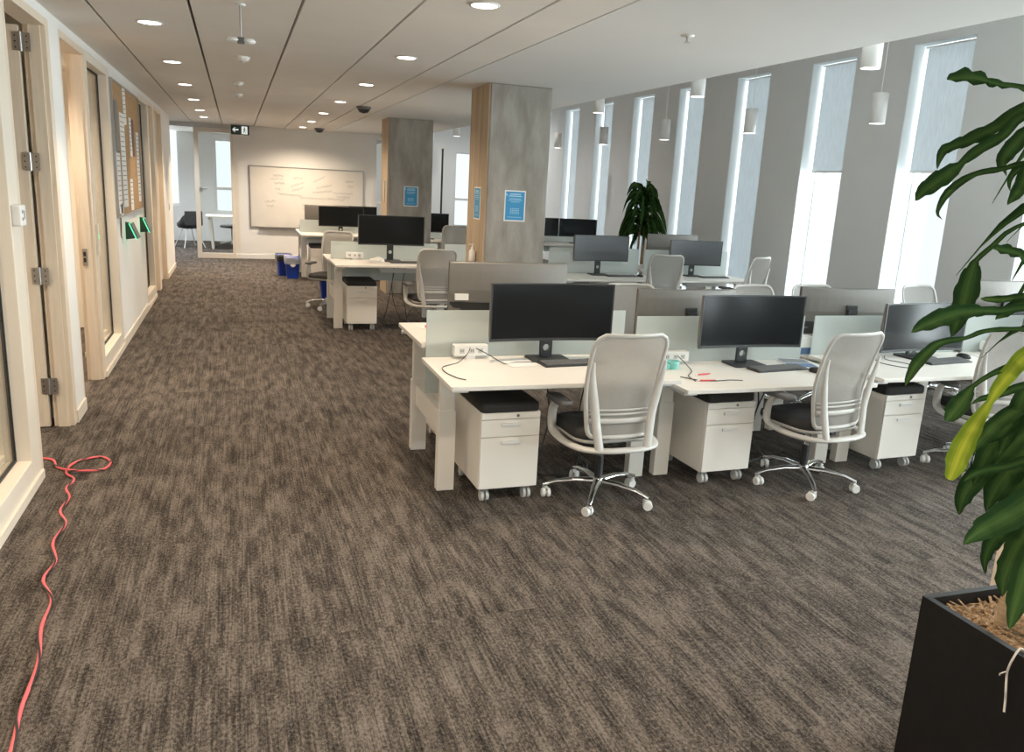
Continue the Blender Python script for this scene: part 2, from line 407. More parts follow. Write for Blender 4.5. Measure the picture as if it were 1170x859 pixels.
# door 2: strike side faces the passage
d = MB(); d.box(XL-T, XL, 7.53, 7.62, 0, 2.69, m, bev=.004); d.box(XL-T+.03, XL-.03, 7.515, 7.53, 0, 2.66, m); d.box(XL-T, XL, 6.56, 6.60, 0, 2.69, m); d.box(XL-T, XL, 6.60, 7.53, 2.64, 2.69, m)
d2 = d.build('door_2', kind=S)
lf = MB(); lf.box(XL-T-.93, XL-T-.02, 6.60, 6.645, .008, 2.63, m, bev=.003); lf.build('door_leaf', d2)
sp = MB(); sp.box(XL-.10, XL-.065, 7.508, 7.515, .98, 1.12, M['steel']); sp.box(XL-.092, XL-.073, 7.504, 7.508, 1.01, 1.045, M['gasket']); sp.box(XL-.092, XL-.073, 7.504, 7.508, 1.06, 1.095, M['gasket'])
sp.build('strike_plate', d2)
# doors 3 and 4: closed, set back in their frames
for n, a, b in ((3, 12.58, 13.34), (4, 13.46, 14.74)):
    d = MB(); d.box(XL-T, XL, a, a+.05, 0, 2.69, m); d.box(XL-T, XL, b-.09, b, 0, 2.69, m); d.box(XL-T, XL, a+.05, b-.09, 2.64, 2.69, m)
    o = d.build('door_%d' % n, kind=S)
    MB().box(XL-T+.01, XL-T+.055, a+.05, b-.09, .008, 2.64, m).build('door_leaf', o)
    h = MB(); yh = a+.12
    h.box(XL-T+.055, XL-T+.062, yh-.02, yh+.02, .95, 1.15, M['steel']); h.tube([(XL-T+.06, yh, 1.05), (XL-T+.10, yh, 1.05), (XL-T+.10, yh+.12, 1.05)], .009, M['steel'], 8); h.build('handle', o)

# back wall with the whiteboard, glazed corner and the room beyond
wb = MB(); wb.box(-.03, 2.90, YB, YB+.12, 0, ZC, M['wall']); wb.box(3.32, 3.7, YB, YB+.12, 0, ZC, M['wall']); wb.box(-4.6, -1.66, YB, YB+.12, 0, ZC, M['wall'])
wb.build('wall_back', kind=S)
MB().box(-.03, 2.90, YB-.014, YB, 0, .09, M['wall']).build('baseboard_back', kind=S)
f = MB()
for q in ((2.90, 2.96, 0, ZC), (3.26, 3.32, 0, ZC), (2.96, 3.26, 0, .1), (2.96, 3.26, 2.66, ZC), (2.96, 3.26, 1.28, 1.33)): f.box(q[0], q[1], YB, YB+.10, q[2], q[3], M['white_metal'])
o = f.build('window_%d' % (wn+4), kind=S); MB().box(2.96, 3.26, YB+.04, YB+.05, .1, 2.66, M['glass_off']).build('pane', o)
f = MB(); f.box(-1.66, -.03, YB, YB+.12, 2.66, ZC, M['white_metal']); f.box(-1.66, -1.60, YB, YB+.12, 0, 2.66, M['white_metal']); f.build('trim_1', kind=S)
f = MB()
for q in ((-.80, -.71, 0, 2.66), (-.09, -.03, 0, 2.66), (-.71, -.09, 0, .11), (-.71, -.09, 2.58, 2.66)): f.box(q[0], q[1], YB-.06, YB-.005, q[2], q[3], M['maple_lt'], bev=.003)
o = f.build('door_5', kind=S); MB().box(-.71, -.09, YB-.037, YB-.029, .11, 2.58, M['glass_off']).build('pane', o)
h = MB(); h.box(-.72, -.66, YB-.075, YB-.06, 1.36, 1.46, M['steel']); h.tube([(-.69, YB-.07, 1.44), (-.69, YB-.12, 1.44), (-.56, YB-.12, 1.44)], .011, M['steel'], 8); h.build('handle', o)

# far facade
ops = [(-2.4, -1.36, .9, 2.8), (-.52, .65, .75, 2.62), (5.93, 6.75, .55, 2.68)]
wf = MB(); x = -4.7
for a, b, z0, z1 in ops:
    wf.box(x, a, YF, YF+.3, 0, ZU, M['walldn']); wf.box(a, b, YF, YF+.3, 0, z0, M['walldn']); wf.box(a, b, YF, YF+.3, z1, ZU, M['walldn']); x = b
wf.box(x, XR+.4, YF, YF+.3, 0, ZU, M['walldn']); wf.build('wall_far', kind=S)
for i, (a, b, z0, z1) in enumerate(ops):
    f = MB()
    for q in ((a, a+.05, z0, z1), (b-.05, b, z0, z1), (a+.05, b-.05, z0, z0+.05), (a+.05, b-.05, z1-.05, z1)): f.box(q[0], q[1], YF+.1, YF+.16, q[2], q[3], M['white_metal'])
    if i > 0: f.box(a+.05, b-.05, YF+.1, YF+.16, 1.33, 1.40, M['white_metal'])
    o = f.build('window_%d' % (wn+5+i), kind=S); MB().box(a+.05, b-.05, YF+.125, YF+.135, z0+.05, z1-.05, M['glass']).build('pane', o)
    area('daylight', ((a+b)/2, YF+.5, (z0+z1)/2), b-a+.3, z1-z0+.3, (40, 16, 40)[i], (.86, .95, 1), (math.radians(-90), 0, 0))
d = MB(); d.box(4.35, 5.62, YF-.06, YF-.001, 0, 2.80, M['white_metal']); d.box(5.50, 5.56, YF-.075, YF-.06, 0, 2.74, M['gasket'])
o = d.build('door_6', kind=S); MB().box(4.42, 5.50, YF-.09, YF-.06, .01, 2.73, M['walldn']).build('door_leaf', o)

# columns
def column(x0, x1, y0, y1, label):
    o = MB(); n = 10
    o.box(x0+.012, x1, y0, y1, 0, ZC, M['concrete'], bev=.012)
    o.box(x0, x0+.0125, y0+.012, y1-.012, 0, ZC, M['boardside'])
    return o.build('concrete_column', kind=S, label=label, cat='column')
column(2.31, 2.95, 7.74, 8.40, 'near square concrete column with tan left side rising between the desk rows')
column(2.27, 2.99, 13.05, 13.65, 'far square concrete column with tan left side beyond the near column')

# ------------------------------------------------------------------ ceiling fittings
def downlight(x, y, label, pw=1):
    t = thing('recessed_downlight', label, 'ceiling light', (x, y, ZC), 0, 'recessed downlights over the aisle')
    r = MB(); r.lathe([(.072, -.001), (.086, -.001), (.086, -.006), (.072, -.008)], M['white_metal'], n=24, cap=False); r.build('trim_ring', t)
    MB().lathe([(.072, -.004), (.04, -.006), (.001, -.007)], M['lamp'], n=24, cap=False).build('diffuser', t)
    s = spot('lamp', (0, 0, -.03), SPOT_POWER*pw, (1, .79, .57), 88 if x < 0 else 150); s.parent = t
for i, y in enumerate((4.2, 6.28, 8.37, 10.42, 12.5, 14.55, 16.3)):
    downlight(-.52, y, 'round downlight in the row by the glazed offices, %s from the camera' % rows[i], 1.6 if i > 4 else 1)
for i, y in enumerate((4.53, 6.70, 8.82, 11.03, 13.2, 15.35, 17.35)):
    downlight(1.30, y, 'round downlight in the row beside the columns, %s from the camera' % rows[i], (1, 1, 1, 1, 1.3, 1.8, 2.6)[i])
for x, y in ((-1.9, 4.4), (-1.9, 8.3), (-1.9, 12.0), (-1.75, 7.0), (-1.6, 9.2), (-3.0, 5.0), (-3.0, 8.6), (-.6, 2.0), (1.3, 2.2), (1.3, -.5), (-.6, -.5), (4.5, 1.0)):
    spot('lamp', (x, y, ZC-.04), SPOT_POWER, (1, .82, .62))  # those inside the offices are added fill, with no fittings above them

for x, y in ((-.9, 20.2), (.8, 20.6), (-2.6, 19.6), (-1.6, 17.4)): spot('lamp', (x, y, ZC-.04), 150, (.90, .96, 1.0), 160)  # cool fill added to brighten the end room and its approach, no fittings
for x, y in ((4.6, 20.8), (6.2, 20.6), (5.0, 17.0)): spot('lamp', (x, y, ZU-.05), 110, (1, .97, .92), 150)  # unseen spots added to lift the walls of the far window zone
def pendant(x, y, zb, label):
    t = thing('pendant_lamp', label, 'pendant lamp', (x, y, zb), 0, 'white cylinder pendants by the windows')
    s = MB(); s.lathe([(.074, 0), (.08, 0), (.08, .31), (.012, .315)], M['white_metal'], n=24, cap=False); s.lathe([(.074, 0), (.074, .02)], M['white_metal'], n=24, cap=False); s.build('shade', t)
    MB().lathe([(.074, .012), (.03, .010), (.001, .010)], M['lamp_cool'], n=24, cap=False).build('diffuser', t)
    MB().cyl((0, 0, .313), (0, 0, ZU-zb), .004, M['white_plastic'], 6).build('cord', t)
    MB().lathe([(.05, ZU-zb-.025), (.05, ZU-zb)], M['white_metal'], n=16).build('ceiling_rose', t)
for k in range(7): pendant(5.0, 5.80+2.715*k, 2.90, 'white cylinder pendant hung high by the ceiling edge, %s from the camera' % rows[k])
for k in range(6): pendant(6.5, 7.32+2.32*k, 2.65, 'white cylinder pendant on long cord before the windows, %s from the plant' % rows[k])

t = thing('access_point', 'white double disc device on a rod below the aisle ceiling', 'ceiling device', (.05, 5.3, ZC))
MB().cyl((0, 0, -.19), (0, 0, 0), .006, M['steel'], 8).build('rod', t)
MB().lathe([(.03, -.01), (.03, 0)], M['white_metal'], n=16).build('mount_plate', t)
b = MB()
for sx in (-1, 1): b.lathe([(.004, -.212), (.036, -.208), (.042, -.198), (.030, -.186), (.004, -.184)], M['white_plastic'], (sx*.042, 0, 0), 18)
b.build('disc_body', t); MB().box(-.02, .02, -.03, .03, -.215, -.183, M['outlet'], bev=.004).build('sensor_block', t)
for i, (x, y, l) in enumerate(((.08, 7.6, 'small round ceiling detector nearer the rod device'), (.05, 9.71, 'small round ceiling detector between two others in the aisle'), (.05, 11.1, 'small round ceiling detector farthest along the aisle'))):
    o = MB(); o.lathe([(.06, 0), (.06, -.012), (.045, -.03), (.02, -.036), (.001, -.037)], M['white_plastic'], n=20, cap=False)
    o.lathe([(.022, -.036), (.018, -.044), (.001, -.045)], M['edge'], n=14, cap=False)
    o.build('smoke_detector', loc=(x, y, ZC), label=l, cat='smoke detector', group='ceiling detectors')
for x, y, l in ((1.665, 11.5, 'black ceiling camera dome in front of the far column'), (1.63, 17.4, 'black ceiling camera dome close to the whiteboard wall')):
    o = MB(); o.lathe([(.10, 0), (.10, -.02), (.085, -.035)], M['outlet'], n=20, cap=False); o.lathe([(.085, -.035), (.06, -.075), (.001, -.09)], M['black'], n=20, cap=False)
    o.build('ceiling_camera', loc=(x, y, ZC), label=l, cat='camera', group='black ceiling domes')
o = MB(); o.lathe([(.04, 0), (.04, -.006), (.012, -.010)], M['white_metal'], n=18, cap=False); o.cyl((0, 0, -.04), (0, 0, -.008), .009, M['steel'], 10); o.lathe([(.02, -.042), (.02, -.04)], M['steel'], n=12)
o.build('sprinkler_head', loc=(2.63, 4.66, ZC), label='small sprinkler head in the smooth ceiling at the top centre', cat='sprinkler')

# exit sign hung from the ceiling
t = thing('exit_sign', 'dark green hanging exit sign with white arrow and running man', 'exit sign', (.11, 18.05, 2.75))
MB().box(-.18, .18, -.02, .02, -.20, -.012, M['green_dark'], bev=.004).build('sign_box', t)
MB().box(-.06, .06, -.015, .015, -.014, 0, M['white_metal']).build('mount', t)
p = MB(); y0, y1 = -.0215, -.0205
p.prism([(-.15, -.105), (-.105, -.06), (-.085, -.06), (-.115, -.093), (-.03, -.093), (-.03, -.117), (-.115, -.117), (-.085, -.15), (-.105, -.15)], y0, y1, M['signwhite'])
# door frame with the figure running through it
p.prism([(.03, -.035), (.14, -.035), (.14, -.185), (.03, -.185)], y0, y1, M['signwhite'])
p.build('arrow_and_door', t)
p = MB(); y0, y1 = -.0225, -.0216; g = M['green_dark']
p.prism([(.085+.014*math.cos(a*PI/6), -.062+.014*math.sin(a*PI/6)) for a in range(12)], y0, y1, g)
p.prism([(.075, -.08), (.097, -.078), (.092, -.125), (.072, -.122)], y0, y1, g)
p.prism([(.074, -.118), (.088, -.122), (.062, -.172), (.050, -.166)], y0, y1, g); p.prism([(.080, -.122), (.092, -.118), (.108, -.145), (.104, -.174), (.093, -.174), (.096, -.149)], y0, y1, g)
p.prism([(.078, -.082), (.082, -.092), (.058, -.108), (.050, -.100)], y0, y1, g); p.prism([(.094, -.080), (.092, -.092), (.112, -.108), (.118, -.100)], y0, y1, g)
p.build('running_man', t)

# whiteboard
t = thing('whiteboard', 'wide wall whiteboard with faint grey handwriting in a thin metal frame', 'whiteboard', (1.475, YB, 1.32))
MB().box(-1.19, 1.19, -.022, -.002, -.63, .63, M['whiteboard']).build('writing_surface', t)
f = MB()
for q in ((-1.205, 1.205, -.645, -.625), (-1.205, 1.205, .625, .645), (-1.205, -1.185, -.625, .625), (1.185, 1.205, -.625, .625)): f.box(q[0], q[1], -.03, -.001, q[2], q[3], M['steel'])
f.build('frame', t); MB().box(-1.0, 1.0, -.085, -.03, -.645, -.630, M['steel']).build('pen_tray', t)
hw = MB(); rnd = random.Random(3)
def scribble(x, z, L, amp, slope):
    pts = []; n = int(L/.011)
    for i in range(n): pts.append((x+L*i/n+rnd.uniform(-.003, .003), -.0235, z+slope*L*i/n+amp*math.sin(i*1.3+rnd.random())*rnd.uniform(.2, 1)))
    hw.tube(pts, .0030, M['ink'], 4, False)
for x, z, L, s in ((-.72, .46, .22, 0), (-.78, .38, .28, .05), (-.70, .30, .22, 0), (-.68, .18, .12, 0), (-.62, .08, .5, -.06), (-.36, .24, .30, .35), (-.34, .15, .26, .32), (-.16, .02, .55, -.03),
                   (.12, .36, .25, .5), (.18, .22, .34, .30), (.10, .13, .42, .12), (.55, .14, .42, 0), (.62, .06, .30, 0), (-.90, -.10, .24, .1), (-.86, -.18, .16, 0), (-.12, -.14, .24, 0), (-.10, -.22, .20, 0), (-.05, -.30, .14, 0),
                   (.80, .40, .18, 0), (.86, .30, .14, 0), (-.30, .42, .2, 0), (.40, .02, .4, -.04)):
    scribble(x, z, L, .036, s)
hw.build('handwriting', t)
# ------------------------------------------------------------------ left wall things
t = thing('cork_board', 'brown cork noticeboard in thin metal frame on the white wall between offices', 'noticeboard', (XL, 10.05, 1.96))
MB().box(.001, .016, -1.13, 1.13, -.64, .64, M['cork']).build('cork_panel', t)
f = MB()
for q in ((-1.15, 1.15, -.66, -.64), (-1.15, 1.15, .64, .66), (-1.15, -1.13, -.64, .64), (1.13, 1.15, -.64, .64)): f.box(.001, .026, q[0], q[1], q[2], q[3], M['steel'])
f.build('frame', t)
def notice(y, z, w, h, label, lines=True, colour=None, tilt=0.0):
    o = MB(); Tm = Matrix.Rotation(tilt, 4, 'X')
    o.box(0, .0025, -w/2, w/2, -h/2, h/2, colour or M['paper'], T=Tm)
    if lines:
        n = max(3, int(h/.05))
        for i in range(n):
            zz = h/2-.04-(h-.07)*i/n
            o.box(.0026, .0030, -w/2+.025, w/2-.025-(.05 if i % 3 == 2 else 0), zz-.004, zz+.004, M['ink'], T=Tm)
    o.build('paper_notice', loc=(XL+.018, y, z), label=label, cat='notice', group='papers pinned to the noticeboard')
notice(9.12, 2.18, .24, .50, 'dark photo sheet pinned at the near upper corner of the noticeboard', False, M['outlet'])
notice(9.55, 1.86, .36, .95, 'very long white list pinned in the middle of the noticeboard', True)
notice(9.12, 1.64, .26, .60, 'white list pinned at the near lower side of the noticeboard', True)
notice(9.83, 2.42, .22, .38, 'white sheet pinned at the top edge of the noticeboard', True, None, .06)
notice(10.25, 2.12, .20, .42, 'narrow white sheet pinned left of a dark red page', True)
notice(10.47, 2.12, .20, .40, 'dark red brown page pinned beside a narrow white sheet', False, mat('maroon_print', (.13, .05, .04), .7))
notice(10.90, 1.80, .26, .80, 'pale long sheet at the far edge of the noticeboard', True)
notice(10.1, 1.50, .24, .34, 'white sheet at the bottom edge of the noticeboard', True)
notice(9.20, 1.26, .20, .34, 'white sheet hanging below the bottom of the noticeboard', False, None, -.12)

def tablet(y, z, label):
    t = thing('booking_tablet', label, 'room tablet', (XL, y, z), 0, 'green lit room tablets under the noticeboard')
    o = MB(); o.prism([(0, -.09), (0, .09), (.05, .075), (.11, -.075), (.05, -.085)], -.05, .05, M['black']); o.build('wall_bracket', t)
    Tm = Matrix.Translation((.085, 0, 0)) @ Matrix.Rotation(math.radians(-22), 4, 'Y')
    MB().box(-.005, .012, -.12, .12, -.085, .085, M['outlet'], T=Tm, bev=.003).build('screen', t)
    MB().box(-.012, -.004, -.123, .123, -.088, .088, M['led'], T=Tm).build('green_light_bar', t)
tablet(9.57, 1.14, 'nearer black wall tablet with green light edge below the noticeboard')
tablet(10.95, 1.12, 'farther black wall tablet with green light edge below the noticeboard')
t = thing('wall_reader', 'small white access box on the post of the nearest glazed office', 'access reader', (XL, 4.97, 1.52))
MB().box(.001, .045, -.055, .055, -.055, .055, M['white_plastic'], bev=.006).build('housing', t)
o = MB(); 
for dz in (.02, -.018): o.box(.0451, .0462, -.03, -.005, dz-.008, dz+.008, M['ink'])
o.box(.0451, .0462, .01, .025, -.02, .025, M['outlet']); o.build('printed_marks', t)
t = thing('light_switch', 'small white switch plate on the far end of the left wall', 'switch', (XL, 15.6, 1.15))
MB().box(.001, .012, -.04, .04, -.06, .06, M['white_plastic'], bev=.003).build('plate', t); MB().box(.012, .018, -.018, .018, -.03, .03, M['white_plastic']).build('rocker', t)
t = thing('door_reader', 'slim steel reader with green light on the glazed front beyond the pier', 'access reader', (XL, 7.60, 1.22))
MB().box(-.002, .02, -.018, .018, -.16, .10, M['maple_lt'], bev=.004).build('housing', t); MB().box(.02, .0225, -.009, .009, -.02, .012, M['led']).build('indicator', t)

# posters on the columns
def poster(name, loc, rz, w, h, label):
    t = thing(name, label, 'poster', loc, rz, 'blue posters on the columns')
    MB().box(-w/2, w/2, -.003, 0, -h/2, h/2, M['paper']).build('sheet', t)
    o = MB(); o.box(-w/2+.012, w/2-.012, -.0042, -.003, -h/2+.012, h/2-.012, M['poster']); o.build('blue_print', t)
    o = MB(); y0, y1 = -.0052, -.0042
    for i, (ww, zz, hh) in enumerate(((.52, .36, .035), (.62, .30, .03), (.56, .22, .02), (.66, .17, .014), (.40, .12, .012), (.45, -.10, .02), (.45, -.15, .02), (.45, -.20, .02), (.45, -.25, .02), (.66, -.37, .012))):
        if ww == .45:
            for j in range(5): o.box(w*(-.22+.09*j), w*(-.16+.09*j), y0, y1, h*zz, h*(zz+hh), M['sky'])
        else: o.box(-w*ww/2, w*ww/2, y0, y1, h*zz, h*(zz+hh), M['sky'])
    o.prism([(-w*.42+.012*math.cos(a*PI/5), h*.36+.012*math.sin(a*PI/5)) for a in range(10)], y0, y1, M['sky'])
    o.build('pale_lettering', t)
M['sky'] = mat('pale_blue_ink', (.42, .68, .82), .6)
poster('wall_poster', (2.615, 7.74, 1.615), 0, .22, .30, 'blue poster on the grey front of the near column')
poster('wall_poster', (2.31, 8.02, 1.62), -PI/2, .22, .32, 'blue poster on the tan side of the near column')
poster('wall_poster', (2.65, 13.05, 1.565), 0, .23, .31, 'blue poster on the grey front of the far column')
o = MB(); o.box(-.012, 0, -.05, .05, -.17, .17, M['steel'], bev=.003); o.box(-.0135, -.012, -.035, .035, -.13, .13, M['edge'])
o.build('wall_panel', loc=(2.27, 13.3, 1.62), label='small steel plate on the tan side of the far column', cat='plate')

# ------------------------------------------------------------------ furniture prototypes
used = set()
def place(proto, loc, rz, label, group=None):
    """the first call moves the prototype itself, later ones copy it"""
    if proto.name not in used:
        used.add(proto.name); proto.location = loc; proto.rotation_euler.z = rz; proto['label'] = label
        if group: proto['group'] = group
        return proto
    return dup(proto, loc, rz, label, group)

# --- mesh-back task chair, sitter faces +y
def make_chair():
    t = thing('office_chair', '-', 'chair')
    # five-star base
    b = MB(); b.lathe([(.0, .075), (.035, .078), (.042, .10), (.036, .125), (.028, .135), (.0, .137)], M['chrome'], n=18, cap=False)
    R = .315
    for k in range(5):
        a = 2*PI*k/5+.35; ca, sa = math.cos(a), math.sin(a)
        pr = []
        for r, w, z, h in ((.03, .026, .108, .020), (.14, .022, .112, .016), (.26, .017, .098, .012), (R, .014, .080, .010), (R+.018, .010, .075, .008)):
            pr.append([(ca*r-sa*w*math.cos(q), sa*r+ca*w*math.cos(q), z+h*math.sin(q)) for q in [2*PI*i/10 for i in range(10)]])
        b.ring(pr, M['chrome'])
    b.build('star_base', t)
    for k in range(5):
        a = 2*PI*k/5+.35; ca, sa = math.cos(a)*R, math.sin(a)*R
        w = MB(); al = a*3+.7; u = Vector((math.cos(al), math.sin(al), 0)); c0 = Vector((ca, sa, .029))+Vector((-u.y, u.x, 0))*.012
        for s in (-1, 1):
            q0 = c0+u*s*.007; q1 = c0+u*s*.026; w.tube([q0, q0*.5+q1*.5, q1], [.027, .0285, .025], M['white_plastic'], 14)
        w.cyl(c0-u*.006, c0+u*.006, .012, M['edge'], 10); w.cyl((ca, sa, .03), (ca, sa, .075), .006, M['steel'], 8)
        w.box(ca-.014, ca+.014, sa-.014, sa+.014, .046, .066, M['edge'], bev=.005)
        w.build('caster', t)
    g = MB(); g.cyl((0, 0, .13), (0, 0, .27), .025, M['black'], 16); g.cyl((0, 0, .26), (0, 0, .41), .014, M['chrome'], 12); g.build('gas_lift', t)
    s = MB(); s.box(-.085, .085, -.12, .11, .385, .425, M['black'], bev=.012); s.box(-.02, .02, -.2, -.1, .39, .415, M['black'])
    s.tube([(.08, .05, .41), (.2, .05, .405), (.24, .05, .40)], .007, M['black'], 8); s.build('tilt_mechanism', t)
    # seat
    rr = []
    for sc, z in ((.90, .425), (.985, .432), (1.0, .452), (.985, .474), (.92, .488), (.70, .494), (.3, .496)):
        rr.append([(x*sc, y*sc*(1)+.02, z-.012*max(0, (y-.12))/.12*(1 if y > .12 else 0)) for x, y in rrect(.49, .47, .11, 5)])
    q = MB(); q.ring(rr, M['cushion']); q.build('seat', t)
    sh = MB(); sh.ring([[(x*sc, y*sc+.02, z) for x, y in rrect(.50, .48, .12, 5)] for sc, z in ((.80, .405), (.95, .412), (1.0, .426), (1.0, .434))], M['chairframe']); sh.build('seat_shell', t)
    # frame loop under the arms and round the back of the seat
    fr = MB(); pts = [(-.285, .10, .50), (-.285, .08, .43), (-.282, 0, .405), (-.268, -.12, .395), (-.215, -.235, .392), (-.10, -.285, .392), (0, -.292, .392), (.10, -.285, .392), (.215, -.235, .392), (.268, -.12, .395), (.282, 0, .405), (.285, .08, .43), (.285, .10, .50)]
    fr.tube(smooth_path(pts, 4), .022, M['chairframe'], 10, sx=.7, sy=1.25); fr.build('seat_frame', t)
    for sx in (-1, 1):
        a = MB(); a.tube(smooth_path([(sx*.285, .09, .45), (sx*.290, .085, .52), (sx*.290, .06, .58), (sx*.285, .03, .606)], 4), .021, M['chairframe'], 10, sx=.75, sy=1.3); a.build('arm_post', t)
        p = MB(); p.ring([[(sx*.28+x*sc, .02+y*sc, z) for x, y in rrect(.085, .26, .04, 5)] for sc, z in ((.9, .606), (1, .612), (1, .626), (.9, .636))], M['pad']); p.build('arm_pad', t)
        # upright that carries the back
        u = MB(); u.tube(smooth_path([(sx*.150, -.278, .395), (sx*.165, -.262, .50), (sx*.178, -.250, .60), (sx*.200, -.252, .72), (sx*.217, -.262, .82), (sx*.222, -.275, .90)], 4), [.021]*12+[.020, .018, .0165, .015, .0135, .012, .010, .0085, .007], M['chairframe'], 10, sx=.75, sy=1.25); u.build('back_upright', t)
    # mesh back panel, curved both ways, with a rim
    def P(u, v):            # u -1..1 across, v 0..1 up
        z = .455+.595*v
        hw = .195+.040*math.sin(PI*min(1, v*1.15)*.5)-.012*v
        cr = 1-.24*(1-math.sqrt(max(0, 1-max(0, (v-.86)/.14)**2)))-.12*(1-math.sqrt(max(0, 1-max(0, (.08-v)/.08)**2)))
        y = -.225+.035*math.sin(PI*(.15+v*.9))-.11*max(0, v-.35)**1.3-.030*(1-u*u)
        return Vector((u*hw*cr, y, z))
    nu, nv = 12, 30; vs = []; fs = []
    for j in range(nv+1):
        for i in range(nu+1): vs.append(P(-1+2*i/nu, j/nv))
    for j in range(nv):
        for i in range(nu): a = j*(nu+1)+i; fs.append((a, a+1, a+nu+2, a+nu+1))
    k = MB(); k.add(vs, fs, M['mesh'], True); k.build('back_mesh', t)
    rim = [P(-1+2*i/nu, 0) for i in range(nu+1)]+[P(1, j/nv) for j in range(1, nv+1)]+[P(1-2*i/nu, 1) for i in range(1, nu+1)]+[P(-1, 1-j/nv) for j in range(1, nv+1)]
    r = MB(); r.tube(rim, .0085, M['chairframe'], 8, sx=1.0, sy=1.5); r.build('back_rim', t)
    lb = MB()
    for z0, w in ((.16, .016), (.225, .006), (.265, .006)):
        lb.tube([P(-.96+1.92*i/10, z0)+Vector((0, -.014, 0)) for i in range(11)], w, M['chairframe'], 8, sx=.4, sy=1.0)
    lb.build('lumbar_band', t)
    return t
chair = make_chair()

# --- curved ultrawide monitor, screen faces -y, origin under the stand
def make_monitor(W=.82, Hh=.36, lift=.13, sag=.03, name='computer_monitor', scr='screen'):
    t = thing(name, '-', 'monitor'); n = 12; zb, zt = lift, lift+Hh
    def yy(x): return -sag*(2*x/W)**2
    h = MB(); f = []; bk = []
    rings = []
    for i in range(n+1):
        x = -W/2+W*i/n; e = abs(2*x/W); th = .016+.022*(1-e**2.2)
        y = yy(x)
        rings.append([(x, y-.012, zb), (x, y-.012, zt), (x, y+.008, zt), (x, y+.006+th*.35, zt-.008), (x, y+.006+th*.6, zt-.06), (x, y+.006+th, (zb+zt)/2), (x, y+.006+th*.7, zb+.05), (x, y+.006, zb)])
    h.ring(rings, M['monback'], smooth=False)
    h.build('housing', t)
    ch_ = MB(); ch_.ring([[(x_, yy(x_)+.010, zb+.001), (x_, yy(x_)+.010, zb+.10), (x_, yy(x_)+.020+.024*(1-abs(2*x_/W)**2.2), zb+.10), (x_, yy(x_)+.015+.017*(1-abs(2*x_/W)**2.2), zb+.04), (x_, yy(x_)+.012, zb+.001)] for x_ in [-W/2+.004+(W-.008)*i/n for i in range(n+1)]], M['black'], smooth=False); ch_.build('back_chin', t)
    bz = MB(); rg = []
    for i in range(n+1):
        x = -(W/2+.001)+(W+.002)*i/n; y = yy(x)
        rg.append([(x, y-.0145, zb-.002), (x, y-.0145, zt+.001), (x, y-.006, zt+.001), (x, y-.006, zb-.002)])
    bz.ring(rg, M['black'], smooth=False); bz.build('bezel', t)
    s = MB(); vs = []; fs = []
    for i in range(n+1):
        x = -(W/2-.009)+(W-.018)*i/n; vs += [(x, yy(x)-.0152, zb+.016), (x, yy(x)-.0152, zt-.008)]
    fs = [(2*i, 2*i+2, 2*i+3, 2*i+1) for i in range(n)]
    s.add(vs, fs, M[scr], True); s.build('screen', t)
    # stand: column with a cable hole, flat foot
    c = MB(); cz = lift*.55
    pts = [(-.042, .012), (.042, .012), (.036, lift+.15), (-.036, lift+.15)]
    hole = [(.022*math.cos(a*PI/8), cz+.022*math.sin(a*PI/8)) for a in range(16)]
    # plate as a ring between the outline and the hole
    out = []
    for a in range(16):
        ang = a*PI/8; dx, dz = math.cos(ang), math.sin(ang); k = min((.040/abs(dx)) if abs(dx) > 1e-6 else 9, (min(cz-.012, .10)/abs(dz)) if abs(dz) > 1e-6 else 9); out.append((dx*k, cz+dz*k))
    for y0 in (.045, .066):
        vs = [(x, y0, z) for x, z in out]+[(x, y0, z) for x, z in hole]
        c.add(vs, [(i, (i+1) % 16, 16+(i+1) % 16, 16+i) for i in range(16)], M['black'])
    c.add([(x, .045, z) for x, z in hole]+[(x, .066, z) for x, z in hole], [(i, (i+1) % 16, 16+(i+1) % 16, 16+i) for i in range(16)], M['steel'], True)
    c.box(-.041, -.0395, .045, .066, .012, lift+.10, M['black']); c.box(.0395, .041, .045, .066, .012, lift+.10, M['black'])
    c.box(-.040, .040, .045, .066, min(cz+.098, lift+.02), lift+Hh*.55, M['black'])
    c.box(-.05, .05, .03, .05, lift+Hh*.35, lift+Hh*.65, M['black'], bev=.006)
    c.build('stand_column', t)
    b = MB(); b.ring([[(x*sc, .01+y*sc, z) for x, y in rrect(.26, .20, .02, 4)] for sc, z in ((1, .0), (1, .008), (.97, .013))], M['black']); b.build('stand_foot', t)
    return t
monitor = make_monitor()

